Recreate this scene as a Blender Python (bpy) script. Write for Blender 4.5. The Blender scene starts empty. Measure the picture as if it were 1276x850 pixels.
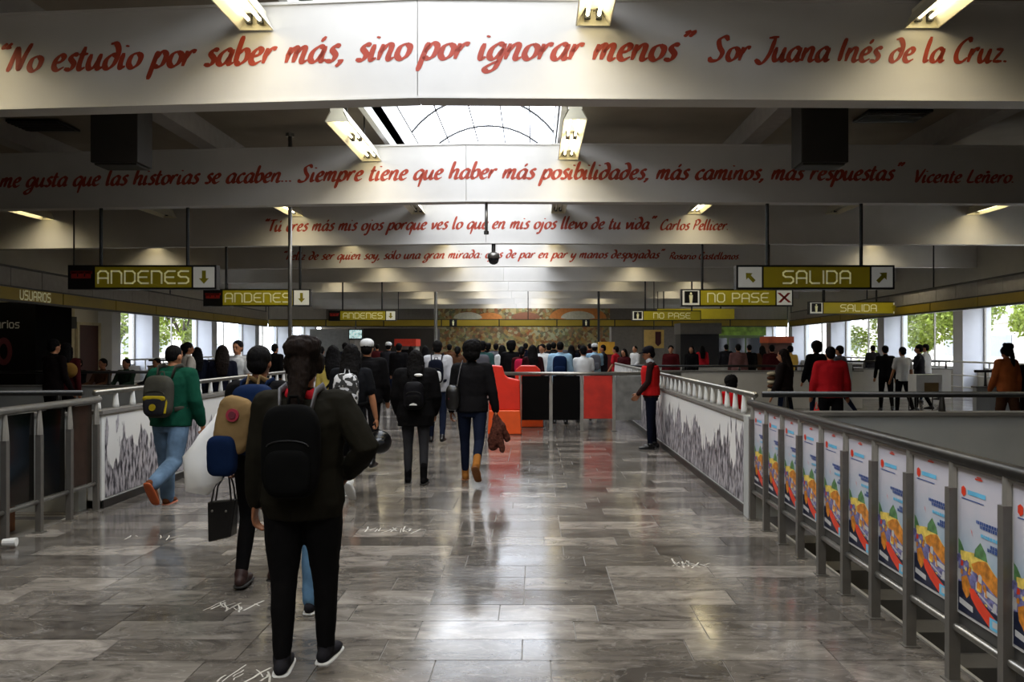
import bpy, math, random
from mathutils import Vector, Matrix, Quaternion
random.seed(7)
S = bpy.context.scene
C = S.collection

def srgb(h):
    h = h.lstrip('#')
    v = [int(h[i:i+2], 16)/255 for i in (0, 2, 4)]
    return tuple(x/12.92 if x <= .04045 else ((x+.055)/1.055)**2.4 for x in v)

# ------------------------------------------------------------------ camera
# focal length 1000 px on a 1276 px wide frame; eye 1.65 m above the floor, looking down the hall (+Y)
cam = bpy.data.cameras.new('camera')
cam.sensor_width = 36; cam.lens = 1000/1276*36
cam.shift_x = -27/1276; cam.shift_y = 5/1276
cam.clip_end = 400
co = bpy.data.objects.new('camera', cam); C.objects.link(co)
co.location = (0, 0, 1.65); co.rotation_euler = (math.pi/2, 0, 0)
S.camera = co
# ------------------------------------------------------------------ sky, exposure
w = bpy.data.worlds.new('sky'); S.world = w; w.use_nodes = True
wn = w.node_tree.nodes; wl = w.node_tree.links
bg = wn['Background']
tc = wn.new('ShaderNodeTexCoord'); nz = wn.new('ShaderNodeTexNoise'); nz.inputs['Scale'].default_value = 2.2; nz.inputs['Detail'].default_value = 4
cr = wn.new('ShaderNodeValToRGB')
cr.color_ramp.elements[0].position = .35; cr.color_ramp.elements[0].color = (.80, .87, 1, 1)
cr.color_ramp.elements[1].position = .65; cr.color_ramp.elements[1].color = (1, 1, 1, 1)
wl.new(tc.outputs['Generated'], nz.inputs['Vector']); wl.new(nz.outputs['Fac'], cr.inputs['Fac']); wl.new(cr.outputs['Color'], bg.inputs['Color'])
bg.inputs['Strength'].default_value = 8.8
S.view_settings.view_transform = 'Standard'; S.view_settings.look = 'None'
S.view_settings.exposure = -0.27; S.view_settings.gamma = 1.0; S.view_settings.use_curve_mapping = False
LAMP_W = 34          # watts of one lit fluorescent fixture
S.cycles.use_denoising = True
S.cycles.max_bounces = 7; S.cycles.diffuse_bounces = 4; S.cycles.glossy_bounces = 4
S.cycles.transmission_bounces = 4; S.cycles.transparent_max_bounces = 12
S.cycles.sample_clamp_indirect = 6; S.cycles.caustics_reflective = False; S.cycles.caustics_refractive = False

# ------------------------------------------------------------------ materials
M = {}
def mat(name, col, rough=.6, metal=0, var=.12, scale=6, bump=0, emit=0, spec=.5, stretch=None, alpha=1):
    if name in M: return M[name]
    m = bpy.data.materials.new(name); m.use_nodes = True
    n = m.node_tree.nodes; l = m.node_tree.links; p = n['Principled BSDF']
    if isinstance(col, str): col = srgb(col)
    t = n.new('ShaderNodeTexCoord'); z = n.new('ShaderNodeTexNoise')
    z.inputs['Scale'].default_value = scale; z.inputs['Detail'].default_value = 5
    if stretch:
        mp = n.new('ShaderNodeMapping'); mp.inputs['Scale'].default_value = stretch
        l.new(t.outputs['Object'], mp.inputs['Vector']); l.new(mp.outputs['Vector'], z.inputs['Vector'])
    else: l.new(t.outputs['Object'], z.inputs['Vector'])
    r = n.new('ShaderNodeValToRGB')
    r.color_ramp.elements[0].position = .3; r.color_ramp.elements[1].position = .7
    r.color_ramp.elements[0].color = tuple(max(0, x*(1-var)) for x in col)+(1,)
    r.color_ramp.elements[1].color = tuple(min(1, x*(1+var)) for x in col)+(1,)
    l.new(z.outputs['Fac'], r.inputs['Fac']); l.new(r.outputs['Color'], p.inputs['Base Color'])
    p.inputs['Roughness'].default_value = rough; p.inputs['Metallic'].default_value = metal
    p.inputs['Specular IOR Level'].default_value = spec
    if alpha < 1: p.inputs['Alpha'].default_value = alpha
    if bump:
        b = n.new('ShaderNodeBump'); b.inputs['Strength'].default_value = bump; b.inputs['Distance'].default_value = .02
        l.new(z.outputs['Fac'], b.inputs['Height']); l.new(b.outputs['Normal'], p.inputs['Normal'])
    if emit:
        l.new(r.outputs['Color'], p.inputs['Emission Color']); p.inputs['Emission Strength'].default_value = emit
        m.cycles.emission_sampling = 'NONE' if emit > 3 or emit < 1 else 'AUTO'
    M[name] = m
    return m

beam_m = mat('beam paint', '#d2cec8', .45, var=.05, scale=1.5)
ceil_m = mat('ceiling paint', '#8a8070', .8, var=.15, scale=1)
girder_m = mat('girder paint', '#9a958e', .7, var=.08)
wall_m = mat('wall paint', '#b9b5ac', .7, var=.05, scale=2)
parapet_m = mat('parapet paint', '#a5a6a3', .6, var=.06, scale=3)
col_m = mat('column paint', '#d5d8e2', .6, var=.04, scale=2)
steel_m = mat('brushed steel', '#8b8882', .35, .85, var=.1, scale=20)
darksteel_m = mat('dark steel', '#3b3936', .4, .7, var=.1, scale=20)
black_m = mat('black paint', '#0e0d0d', .4, var=.2)
red_letter = mat('red lettering', '#a3381f', .6, var=.1, scale=9)
olive_m = mat('olive sign face', '#8f8512', .45, var=.06, scale=3)
olive_dk = mat('dark olive band', '#97801a', .5, var=.15, scale=1.2)
cream_let = mat('cream sign lettering', '#e6e2b4', .5, var=.03, emit=.16)  # slight glow put into the colour to brighten letters and pictograms
white_sign = mat('white sign field', '#d2d1c8', .5, var=.03, emit=.12)  # slight glow put into the colour to brighten the field
white_m = mat('white paint', '#d9d8d4', .5, var=.04)
tube_m = mat('lit fluorescent tube', '#fff3cf', .4, var=0, emit=9)
tube_off = mat('unlit fluorescent tube', '#d9d6c8', .3, var=.03)
lampwhite = mat('lamp reflector enamel', '#e6dfc4', .35, var=.05)
skin_a = mat('light brown skin', '#a8714f', .5, var=.06)
skin_b = mat('brown skin', '#8a583b', .5, var=.06)
hair_k = mat('black hair', '#080606', .8, var=.4, scale=60, bump=.4, spec=.12, stretch=(1, 1, .15))
hair_b = mat('dark brown hair', '#150d09', .8, var=.4, scale=60, bump=.4, spec=.12, stretch=(1, 1, .15))

def glass_mat(name, tint, alpha, rough=.05):
    m = bpy.data.materials.new(name); m.use_nodes = True
    n = m.node_tree.nodes; l = m.node_tree.links; n.remove(n['Principled BSDF'])
    o = n['Material Output']; tr = n.new('ShaderNodeBsdfTransparent'); gl = n.new('ShaderNodeBsdfGlossy')
    tr.inputs['Color'].default_value = tint+(1,); gl.inputs['Roughness'].default_value = rough
    mx = n.new('ShaderNodeMixShader'); mx.inputs[0].default_value = alpha
    l.new(tr.outputs[0], mx.inputs[1]); l.new(gl.outputs[0], mx.inputs[2]); l.new(mx.outputs[0], o.inputs['Surface'])
    M[name] = m; return m
sky_glass = glass_mat('skylight glazing', (.88, .9, .92), .05)
dark_glass = glass_mat('smoked railing glass', (.10, .10, .095), .10, .15)

def marble_mat():
    m = bpy.data.materials.new('grey marble slab'); m.use_nodes = True
    n = m.node_tree.nodes; l = m.node_tree.links; p = n['Principled BSDF']
    g = n.new('ShaderNodeNewGeometry'); oi = n.new('ShaderNodeObjectInfo'); at = n.new('ShaderNodeAttribute'); at.attribute_name = 'rnd'
    add = n.new('ShaderNodeMath'); add.operation = 'ADD'; l.new(oi.outputs['Random'], add.inputs[0]); l.new(at.outputs['Fac'], add.inputs[1])
    fr = n.new('ShaderNodeMath'); fr.operation = 'FRACT'; l.new(add.outputs[0], fr.inputs[0])
    # shift the veining from slab to slab
    cx = n.new('ShaderNodeCombineXYZ'); ml = n.new('ShaderNodeMath'); ml.operation = 'MULTIPLY'; ml.inputs[1].default_value = 40
    l.new(fr.outputs[0], ml.inputs[0]); l.new(ml.outputs[0], cx.inputs[2])
    va = n.new('ShaderNodeVectorMath'); l.new(g.outputs['Position'], va.inputs[0]); l.new(cx.outputs[0], va.inputs[1])
    mp = n.new('ShaderNodeMapping'); mp.inputs['Scale'].default_value = (1, 2.2, 1); l.new(va.outputs[0], mp.inputs['Vector'])
    nz = n.new('ShaderNodeTexNoise'); nz.inputs['Scale'].default_value = 2.6; nz.inputs['Detail'].default_value = 8; nz.inputs['Roughness'].default_value = .65; nz.inputs['Distortion'].default_value = 1.2
    l.new(mp.outputs[0], nz.inputs['Vector'])
    r1 = n.new('ShaderNodeValToRGB'); e = r1.color_ramp.elements
    e[0].position = .3; e[0].color = srgb('#47433f')+(1,); e[1].position = .72; e[1].color = srgb('#97918a')+(1,)
    l.new(nz.outputs['Fac'], r1.inputs['Fac'])
    r2 = n.new('ShaderNodeValToRGB'); r2.color_ramp.interpolation = 'LINEAR'; e = r2.color_ramp.elements
    e[0].position = 0; e[0].color = (.38, .36, .34, 1); e[1].position = 1; e[1].color = (1.25, 1.22, 1.2, 1)
    a = e.new(.55); a.color = (.62, .6, .58, 1); a = e.new(.82); a.color = (.85, .83, .8, 1)
    l.new(fr.outputs[0], r2.inputs['Fac'])
    mx = n.new('ShaderNodeMix'); mx.data_type = 'RGBA'; mx.blend_type = 'MULTIPLY'; mx.inputs[0].default_value = 1
    l.new(r1.outputs[0], mx.inputs[6]); l.new(r2.outputs[0], mx.inputs[7])
    # pale veins
    wv = n.new('ShaderNodeTexNoise'); wv.inputs['Scale'].default_value = 1.7; wv.inputs['Detail'].default_value = 6; wv.inputs['Distortion'].default_value = 2.5
    l.new(mp.outputs[0], wv.inputs['Vector'])
    ab = n.new('ShaderNodeMath'); ab.operation = 'SUBTRACT'; ab.inputs[1].default_value = .5; l.new(wv.outputs['Fac'], ab.inputs[0])
    ab2 = n.new('ShaderNodeMath'); ab2.operation = 'ABSOLUTE'; l.new(ab.outputs[0], ab2.inputs[0])
    r3 = n.new('ShaderNodeValToRGB'); e = r3.color_ramp.elements
    e[0].position = 0; e[0].color = (.35, .34, .33, 1); e[1].position = .012; e[1].color = (0, 0, 0, 1)
    l.new(ab2.outputs[0], r3.inputs['Fac'])
    sc = n.new('ShaderNodeMix'); sc.data_type = 'RGBA'; sc.blend_type = 'ADD'; sc.inputs[0].default_value = .2
    l.new(mx.outputs[2], sc.inputs[6]); l.new(r3.outputs[0], sc.inputs[7])
    l.new(sc.outputs[2], p.inputs['Base Color'])
    # worn polish
    n2 = n.new('ShaderNodeTexNoise'); n2.inputs['Scale'].default_value = 1.6; n2.inputs['Detail'].default_value = 6
    l.new(g.outputs['Position'], n2.inputs['Vector'])
    rr = n.new('ShaderNodeMapRange'); rr.inputs['From Min'].default_value = .3; rr.inputs['From Max'].default_value = .7
    rr.inputs['To Min'].default_value = .09; rr.inputs['To Max'].default_value = .21
    l.new(n2.outputs['Fac'], rr.inputs['Value']); l.new(rr.outputs[0], p.inputs['Roughness'])
    n3 = n.new('ShaderNodeTexNoise'); n3.inputs['Scale'].default_value = 5; n3.inputs['Detail'].default_value = 2
    l.new(g.outputs['Position'], n3.inputs['Vector'])
    b = n.new('ShaderNodeBump'); b.inputs['Strength'].default_value = .12; b.inputs['Distance'].default_value = .01
    l.new(n3.outputs['Fac'], b.inputs['Height']); l.new(b.outputs['Normal'], p.inputs['Normal'])
    p.inputs['Specular IOR Level'].default_value = .7
    M['marble'] = m; return m
marble_m = marble_mat()
grout_m = mat('floor joint', '#6a6661', .5, var=.1)

def forest_print(name='engraved forest print'):
    """White wall panel printed with a grey engraving of trees along its foot (flat print)."""
    m = bpy.data.materials.new(name); m.use_nodes = True
    n = m.node_tree.nodes; l = m.node_tree.links; p = n['Principled BSDF']; p.inputs['Roughness'].default_value = .5
    g = n.new('ShaderNodeNewGeometry'); sp = n.new('ShaderNodeSeparateXYZ'); l.new(g.outputs['Position'], sp.inputs[0])
    def noise(vec, scale, detail, dim='3D'):
        z = n.new('ShaderNodeTexNoise'); z.inputs['Scale'].default_value = scale; z.inputs['Detail'].default_value = detail
        l.new(vec, z.inputs['Vector']); return z
    c = n.new('ShaderNodeCombineXYZ'); l.new(sp.outputs['Y'], c.inputs[1])
    zz = n.new('ShaderNodeMath'); zz.operation = 'MULTIPLY'; zz.inputs[1].default_value = .3; l.new(sp.outputs['Z'], zz.inputs[0]); l.new(zz.outputs[0], c.inputs[2])
    h = noise(c.outputs[0], 2.0, 1); h2 = noise(c.outputs[0], 9, 6)
    mr = n.new('ShaderNodeMapRange'); mr.inputs['From Min'].default_value = .34; mr.inputs['From Max'].default_value = .66; mr.inputs['To Min'].default_value = .42; mr.inputs['To Max'].default_value = .86
    l.new(h.outputs['Fac'], mr.inputs['Value'])
    ma = n.new('ShaderNodeMath'); ma.operation = 'MULTIPLY_ADD'; ma.inputs[1].default_value = .8; l.new(h2.outputs['Fac'], ma.inputs[0]); l.new(mr.outputs[0], ma.inputs[2])
    sb = n.new('ShaderNodeMath'); sb.operation = 'SUBTRACT'; l.new(ma.outputs[0], sb.inputs[0]); l.new(sp.outputs['Z'], sb.inputs[1])
    mk = n.new('ShaderNodeMapRange'); mk.inputs['From Min'].default_value = .38; mk.inputs['From Max'].default_value = .42; l.new(sb.outputs[0], mk.inputs['Value'])
    mp = n.new('ShaderNodeMapping'); mp.inputs['Scale'].default_value = (1, 1, .35); l.new(g.outputs['Position'], mp.inputs['Vector'])
    t = noise(mp.outputs[0], 26, 8)
    r = n.new('ShaderNodeValToRGB'); e = r.color_ramp.elements
    e[0].position = .38; e[0].color = srgb('#2c2930')+(1,); e[1].position = .60; e[1].color = srgb('#aaa5a9')+(1,)
    l.new(t.outputs['Fac'], r.inputs['Fac'])
    mx = n.new('ShaderNodeMix'); mx.data_type = 'RGBA'; mx.inputs[6].default_value = srgb('#d6d4d0')+(1,)
    l.new(mk.outputs[0], mx.inputs[0]); l.new(r.outputs[0], mx.inputs[7]); l.new(mx.outputs[2], p.inputs['Base Color'])
    M[name] = m; return m
forest_m = forest_print()

def mural_mat():
    m = bpy.data.materials.new('painted mural'); m.use_nodes = True
    n = m.node_tree.nodes; l = m.node_tree.links; p = n['Principled BSDF']; p.inputs['Roughness'].default_value = .6
    g = n.new('ShaderNodeNewGeometry'); v = n.new('ShaderNodeTexVoronoi'); v.inputs['Scale'].default_value = 4.6
    d = n.new('ShaderNodeTexNoise'); d.inputs['Scale'].default_value = 1.3; d.inputs['Detail'].default_value = 4
    l.new(g.outputs['Position'], v.inputs['Vector']); l.new(g.outputs['Position'], d.inputs['Vector'])
    s = n.new('ShaderNodeSeparateColor'); l.new(v.outputs['Color'], s.inputs[0])
    r = n.new('ShaderNodeValToRGB'); r.color_ramp.interpolation = 'CONSTANT'; e = r.color_ramp.elements
    cols = ['#5a3a1c', '#a97b2e', '#c0a56a', '#7f7a3c', '#8a4b2a', '#b8b48c', '#3d2a1c', '#a3552b']
    e[0].color = srgb(cols[0])+(1,); e[1].position = .9; e[1].color = srgb(cols[-1])+(1,)
    for i, cc in enumerate(cols[1:-1]): a = e.new((i+1)/8); a.color = srgb(cc)+(1,)
    l.new(s.outputs[0], r.inputs['Fac'])
    r2 = n.new('ShaderNodeValToRGB'); e = r2.color_ramp.elements; e[0].position = .35; e[1].position = .65
    e[0].color = srgb('#8d5a20')+(1,); e[1].color = srgb('#93a07a')+(1,); l.new(d.outputs['Fac'], r2.inputs['Fac'])
    mx = n.new('ShaderNodeMix'); mx.data_type = 'RGBA'; mx.inputs[0].default_value = .45
    l.new(r.outputs[0], mx.inputs[6]); l.new(r2.outputs[0], mx.inputs[7]); l.new(mx.outputs[2], p.inputs['Base Color'])
    return m
mural_m = mural_mat()

# ------------------------------------------------------------------ mesh helpers
class MB:
    def __init__(s): s.v = []; s.f = []; s.mi = []; s.cur = 0
    def add(s, vs, fs):
        o = len(s.v); s.v += [tuple(v) for v in vs]
        for f in fs: s.f.append(tuple(i+o for i in f)); s.mi.append(s.cur)
        return s
    def box(s, x0, x1, y0, y1, z0, z1):
        return s.add([(x0,y0,z0),(x1,y0,z0),(x1,y1,z0),(x0,y1,z0),(x0,y0,z1),(x1,y0,z1),(x1,y1,z1),(x0,y1,z1)],
                     [(0,3,2,1),(4,5,6,7),(0,1,5,4),(1,2,6,5),(2,3,7,6),(3,0,4,7)])
    def prism(s, poly, y0, y1):
        """polygon in XZ (counter-clockwise seen from -Y) extruded in Y"""
        n = len(poly)
        vs = [(x, y0, z) for x, z in poly]+[(x, y1, z) for x, z in poly]
        fs = [tuple(range(n)), tuple(range(2*n-1, n-1, -1))]+[(i, i+n, (i+1) % n+n, (i+1) % n) for i in range(n)]
        return s.add(vs, fs)
    def tube(s, pts, rad, n=8, cap=True, ref=(0, 1, 0)):
        """rad: one number or one (a, b) per point; a along the side vector (t x ref), b across"""
        pts = [Vector(p) for p in pts]; k = len(pts)
        if not isinstance(rad, list): rad = [rad]*k
        ref = Vector(ref); vs = []; fs = []
        for i, p in enumerate(pts):
            t = (pts[min(i+1, k-1)]-pts[max(i-1, 0)]).normalized()
            a = t.cross(ref)
            if a.length < .05: a = t.cross(Vector((1, .02, 0)))
            a.normalize(); b = a.cross(t).normalized()
            r = rad[i]; ra, rb = (r, r) if not isinstance(r, tuple) else r
            for j in range(n):
                q = 2*math.pi*j/n
                vs.append(p+a*ra*math.cos(q)+b*rb*math.sin(q))
        for i in range(k-1):
            for j in range(n):
                fs.append((i*n+j, i*n+(j+1) % n, (i+1)*n+(j+1) % n, (i+1)*n+j))
        if cap:
            fs.append(tuple(range(n-1, -1, -1))); fs.append(tuple((k-1)*n+j for j in range(n)))
        return s.add(vs, fs)
    def limb(s, pts, rad, n=12, ref=(0, 1, 0)):
        """a tube with rounded ends"""
        pts = [Vector(p) for p in pts]
        R = [(r, r) if not isinstance(r, tuple) else r for r in (rad if isinstance(rad, list) else [rad]*len(pts))]
        t0 = (pts[0]-pts[1]).normalized(); t1 = (pts[-1]-pts[-2]).normalized()
        def sc(r, k): return (r[0]*k, r[1]*k)
        m0 = min(R[0]); m1 = min(R[-1])
        P = [pts[0]+t0*m0*.95, pts[0]+t0*m0*.7]+pts+[pts[-1]+t1*m1*.7, pts[-1]+t1*m1*.95]
        Q = [sc(R[0], .3), sc(R[0], .72)]+R+[sc(R[-1], .72), sc(R[-1], .3)]
        return s.tube(P, Q, n, True, ref)
    def ball(s, c, r, n=12, m=8, pw=1, rot=None):
        """ellipsoid; pw<1 squares it off"""
        if not isinstance(r, (tuple, list)): r = (r, r, r)
        sg = lambda v: math.copysign(abs(v)**pw, v)
        vs = []; fs = []
        for i in range(m+1):
            ph = -math.pi/2+math.pi*i/m
            for j in range(n):
                th = 2*math.pi*j/n
                v = Vector((r[0]*sg(math.cos(ph))*sg(math.cos(th)), r[1]*sg(math.cos(ph))*sg(math.sin(th)), r[2]*sg(math.sin(ph))))
                if rot is not None: v = rot @ v
                vs.append(v+Vector(c))
        for i in range(m):
            for j in range(n):
                a, b, c2, d = i*n+j, i*n+(j+1) % n, (i+1)*n+(j+1) % n, (i+1)*n+j
                fs.append((a, b, c2, d))
        return s.add(vs, fs)
    def move(s, f):
        s.v = [tuple(f(Vector(v))) for v in s.v]; return s
    def build(s, name, mats, parent=None, smooth=False, loc=None, rz=0, link=True):
        me = bpy.data.meshes.new(name); me.from_pydata(s.v, [], s.f)
        if not isinstance(mats, (list, tuple)): mats = [mats]
        for m in mats: me.materials.append(m)
        if len(mats) > 1: me.polygons.foreach_set('material_index', s.mi)
        if smooth: me.polygons.foreach_set('use_smooth', [True]*len(me.polygons))
        me.update()
        o = bpy.data.objects.new(name, me); C.objects.link(o)
        if parent: o.parent = parent
        if loc: o.location = loc
        o.rotation_euler.z = rz
        return o
def tag(o, label=None, cat=None, group=None, kind=None):
    if label: o['label'] = label
    if cat: o['category'] = cat
    if group: o['group'] = group
    if kind: o['kind'] = kind
    return o
def empty(name, loc=(0, 0, 0), rz=0, label=None, cat=None, group=None):
    o = bpy.data.objects.new(name, None); C.objects.link(o); o.location = loc; o.rotation_euler.z = rz
    o.empty_display_size = .1
    return tag(o, label, cat, group)
def struct(name, mb, m, smooth=False):
    return tag(mb.build(name, m, smooth=smooth), kind='structure')
CH = {}
def copy_tree(o, parent=None):
    c = o.copy(); C.objects.link(c)
    if parent: c.parent = parent
    for ch in [x for x in o.children]: copy_tree(ch, c)
    return c
def bevel(o, w=.01, seg=2):
    m = o.modifiers.new('bevel', 'BEVEL'); m.width = w; m.segments = seg; m.limit_method = 'ANGLE'; return o
def PX(px, Y): return (px-665)*Y/1000
def PZ(py, Y): return 1.65-(py-430)*Y/1000

# ------------------------------------------------------------------ setting
XL, XR = -15.9, 14.8
RX, LX = 2.07, -4.36              # railing lines either side of the walkway
WELL = 7.75
# floor base (joint colour) and slabs
fb = MB(); fb.box(LX-.1, RX+.12, -4, 62, -.25, -.006); fb.box(RX+.12, XR+.2, WELL, 62, -.25, -.006); fb.box(XL-.2, LX-.1, WELL, 62, -.25, -.006)
fb.box(-8.6, LX-.1, -4, WELL, -.25, -.013) if False else None
floor = struct('floor', fb, grout_m)
def slab_mesh(w_):
    b = MB(); d = .296; bv = .0015; h = .0
    b.add([(0,0,-.008),(w_,0,-.008),(w_,d,-.008),(0,d,-.008),(bv,bv,h),(w_-bv,bv,h),(w_-bv,d-bv,h),(bv,d-bv,h)],
          [(4,5,6,7),(0,1,5,4),(1,2,6,5),(2,3,7,6),(3,0,4,7)])
    return b
protos = {}
widths = [.6, .75, .9]
rng = random.Random(3)
def row_cuts(x0, x1, r):
    x = x0; out = []
    first = True
    while x < x1-.02:
        w_ = r.choice(widths)
        if first: w_ = r.choice([.3, .45, .6]); first = False
        if x+w_ > x1-.25: w_ = x1-x
        out.append((x, w_)); x += w_
    return out
for w_ in widths:
    o = slab_mesh(w_-.004).build('floor_tile', marble_m); protos[w_] = o.data
    bpy.data.objects.remove(o)
stuff = MB(); srnd = []
def stuff_tile(x, y, w_, d=.296):
    bv = .0015; w_ -= .004
    stuff.add([(x,y,-.008),(x+w_,y,-.008),(x+w_,y+d,-.008),(x,y+d,-.008),(x+bv,y+bv,0),(x+w_-bv,y+bv,0),(x+w_-bv,y+d-bv,0),(x+bv,y+d-bv,0)],
              [(4,5,6,7),(0,1,5,4),(1,2,6,5),(2,3,7,6),(3,0,4,7)])
    srnd.extend([rng.random()]*5)
ntile = 0
Y = .9
rowi = 0
while Y < 26:
    for x, w_ in row_cuts(LX-.05, RX+.1, rng):
        if 3.6 < Y < 9.9 and abs(x+w_/2) < 8 and ntile < 296:
            key = w_ if w_ in protos else None
            if key is None:
                o = slab_mesh(w_-.004).build('floor_tile', marble_m)
            else:
                o = bpy.data.objects.new('floor_tile', protos[key]); C.objects.link(o)
            o.location = (x, Y, rng.uniform(-.0006, .0006)); o.parent = floor; ntile += 1
        else: stuff_tile(x, Y, w_)
    Y += .3; rowi += 1
o = stuff.build('floor_tiles_beyond', marble_m, floor); tag(o, kind='stuff')
at = o.data.attributes.new('rnd', 'FLOAT', 'FACE'); at.data.foreach_set('value', srnd)
# far slabs: longer courses, one mesh
stuff = MB(); srnd = []
Y = 26
while Y < 61.8:
    for k in range(11): stuff_tile(LX-.05+k*.6, Y, .6, .596) if k < 10 else stuff_tile(LX-.05+6, Y, RX-LX-5.9, .596)
    Y += .6
Y = WELL+.05
while Y < 61.5:
    for (a, b) in ((RX+.12, XR+.1), (XL-.1, LX-.1)):
        x = a
        while x < b-.1:
            w_ = min(1.2, b-x); stuff_tile(x, Y, w_, .596); x += w_
    Y += .6
o = stuff.build('floor_tiles_aside', marble_m, floor); tag(o, kind='stuff')
at = o.data.attributes.new('rnd', 'FLOAT', 'FACE'); at.data.foreach_set('value', srnd)
# white scuffs on the slabs near the walkers
scuff_m = mat('white scuff', '#b8b4ac', .4, var=.15)
def scuffs(cx, cy, n, wx, seed):
    r = random.Random(seed); b = MB()
    for i in range(n):
        x = cx+r.uniform(-wx, wx); y = cy+r.uniform(-.05, .05); a = r.uniform(-1, 1)*1.2; L = r.uniform(.02, .06)
        pts = [(x+math.sin(a)*L*t+r.uniform(-.006, .006), y+math.cos(a)*L*2*t) for t in (-1, -.4, .3, 1)]
        w0 = r.uniform(.003, .007)
        vs = []
        for (px_, py_) in pts: vs += [(px_-w0, py_, .0012), (px_+w0, py_, .0012)]
        b.add(vs, [(2*j, 2*j+1, 2*j+3, 2*j+2) for j in range(3)])
    o = b.build('scuff_mark', scuff_m, floor)
scuffs(PX(488, 7.15), 7.15, 16, .24, 1); scuffs(PX(290, 5.05), 5.05, 12, .15, 2); scuffs(PX(856, 6.04), 6.04, 14, .16, 3)
scuffs(PX(185, 6.9), 6.9, 6, .3, 4); scuffs(PX(310, 3.99), 3.99, 8, .15, 5)

# stair wells left and right of the near walkway
def stairs(x0, x1):
    b = MB(); z = 0; y = WELL-.1
    for k in range(16):
        y0 = y-.3; z -= .165; b.box(x0, x1, y0, y, z-.3, z); y = y0
    b.box(x0, x1, -4, y, z-.3, z-.0)
    return struct('stairs', b, mat('worn step', '#55524e', .6))
stairs(RX+.15, 8.0); stairs(-8.6, LX-.15)
b = MB(); b.box(8.0, XR, -4, WELL, -2.9, 0); struct('floor_beside_stairs', b, grout_m)
b = MB(); b.box(XL, -8.6, -4, WELL, -2.9, 0); struct('floor_beside_far_stairs', b, grout_m)
b = MB(); b.box(LX-.14, LX-.11, -4, WELL, -2.9, -.012); struct('trim_1', b, wall_m)
b = MB(); b.box(RX+.13, RX+.15, -4, WELL, -2.9, -.012); struct('trim_2', b, wall_m)
b = MB(); b.box(XL, XR, -4.2, -4, -3, 6); struct('wall_light_block', b, girder_m)  # added out of view to close the hall and keep it dark

# ceiling slabs, skylight well
SX0, SX1 = -2.75, .45
b = MB(); b.box(XL-.4, SX0, -4.2, 62, 5.68, 5.95); b.box(SX1, XR+.4, -4.2, 62, 5.68, 5.95)
ceiling = struct('ceiling', b, ceil_m)
b = MB(); b.box(SX0-.1, SX0, -4.2, 62, 5.5, 6.45); b.box(SX1, SX1+.1, -4.2, 62, 5.5, 6.45)
b.box(SX0-.1, SX1+.1, 61.9, 62.1, 5.5, 7.3); b.box(SX0-.1, SX1+.1, -4.3, -4.2, 5.5, 7.3)
struct('skylight_curb', b, white_m)
sky = empty('skylight', (0, 0, 0)); tag(sky, kind='structure')
cxs = (SX0+SX1)/2; hw = (SX1-SX0)/2; R = (hw*hw+.8*.8)/(2*.8); cz = 6.45+.8-R
a0 = math.asin(hw/R)
def arc(y, r=None, n=14): 
    r = r or R
    return [(cxs+r*math.sin(-a0+2*a0*i/n), y, cz+r*math.cos(-a0+2*a0*i/n)) for i in range(n+1)]
y = -3.5
ribs = []
while y < 61.9:
    b = MB(); b.tube(arc(y), .026, 6); ribs.append(b.build('rib', black_m, sky)); y += 2.4
for k in range(6):
    q = -a0+2*a0*k/5
    b = MB(); b.tube([(cxs+R*math.sin(q), -4.2, cz+R*math.cos(q)), (cxs+R*math.sin(q), 61.9, cz+R*math.cos(q))], .018, 6); b.build('purlin', black_m, sky)
y = -3.5
while y < 59.5:
    b = MB(); A = arc(y+.03, R+.01, 12); B = arc(y+2.37, R+.01, 12)
    b.add(A+B, [(i, i+1, i+14, i+13) for i in range(12)])
    b.build('pane', sky_glass, sky, smooth=True); y += 2.4
# sky portal so that the daylight through the roof is sampled well
pl = bpy.data.lights.new('skylight_portal', 'AREA'); pl.shape = 'RECTANGLE'; pl.size = hw*2; pl.size_y = 66; pl.cycles.is_portal = True
po = bpy.data.objects.new('skylight_portal', pl); C.objects.link(po); po.location = (cxs, 29, 6.43)

# transverse beams, folded along the hall axis
BY = [8.42-12.1, 8.42-6.05, 8.42, 14.5, 20.45, 26.5, 32.5, 38.5, 44.5, 50.5, 56.5]
KX = -1.22
def beamY(k, X): return BY[k]+(.09*(KX-X) if X < KX else .018*(X-KX))
BZ0, BZ1, BT = 4.25, 5.28, .3
beams = []
for k in range(len(BY)):
    b = MB()
    xs = [XL, KX, XR] 
    for (a, c) in ((XL, KX-.004), (KX+.004, XR)):
        ya, yc = beamY(k, a), beamY(k, c)
        b.add([(a,ya,BZ0),(c,yc,BZ0),(c,yc+BT,BZ0),(a,ya+BT,BZ0),(a,ya,BZ1),(c,yc,BZ1),(c,yc+BT,BZ1),(a,ya+BT,BZ1)],
              [(0,3,2,1),(4,5,6,7),(0,1,5,4),(1,2,6,5),(2,3,7,6),(3,0,4,7)])
    # thin lip along the bottom and top edges
    for (z0, z1) in ((BZ0-.012, BZ0+.012), (BZ1-.01, BZ1+.02)):
        for (a, c) in ((XL, KX), (KX, XR)):
            ya, yc = beamY(k, a)-.02, beamY(k, c)-.02
            b.add([(a,ya,z0),(c,yc,z0),(c,yc+.06,z0),(a,ya+.06,z0),(a,ya,z1),(c,yc,z1),(c,yc+.06,z1),(a,ya+.06,z1)],
                  [(0,3,2,1),(4,5,6,7),(0,1,5,4),(1,2,6,5),(2,3,7,6),(3,0,4,7)])
    beams.append(struct('ceiling_beam', b, beam_m))
# lengthwise girders
for X in (-13, -9.55, -6.05, 3.95, 7.45, 11.2):
    b = MB(); b.box(X-.17, X+.17, -4, 62, 5.31, 5.69); struct('girder', b, girder_m)

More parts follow.
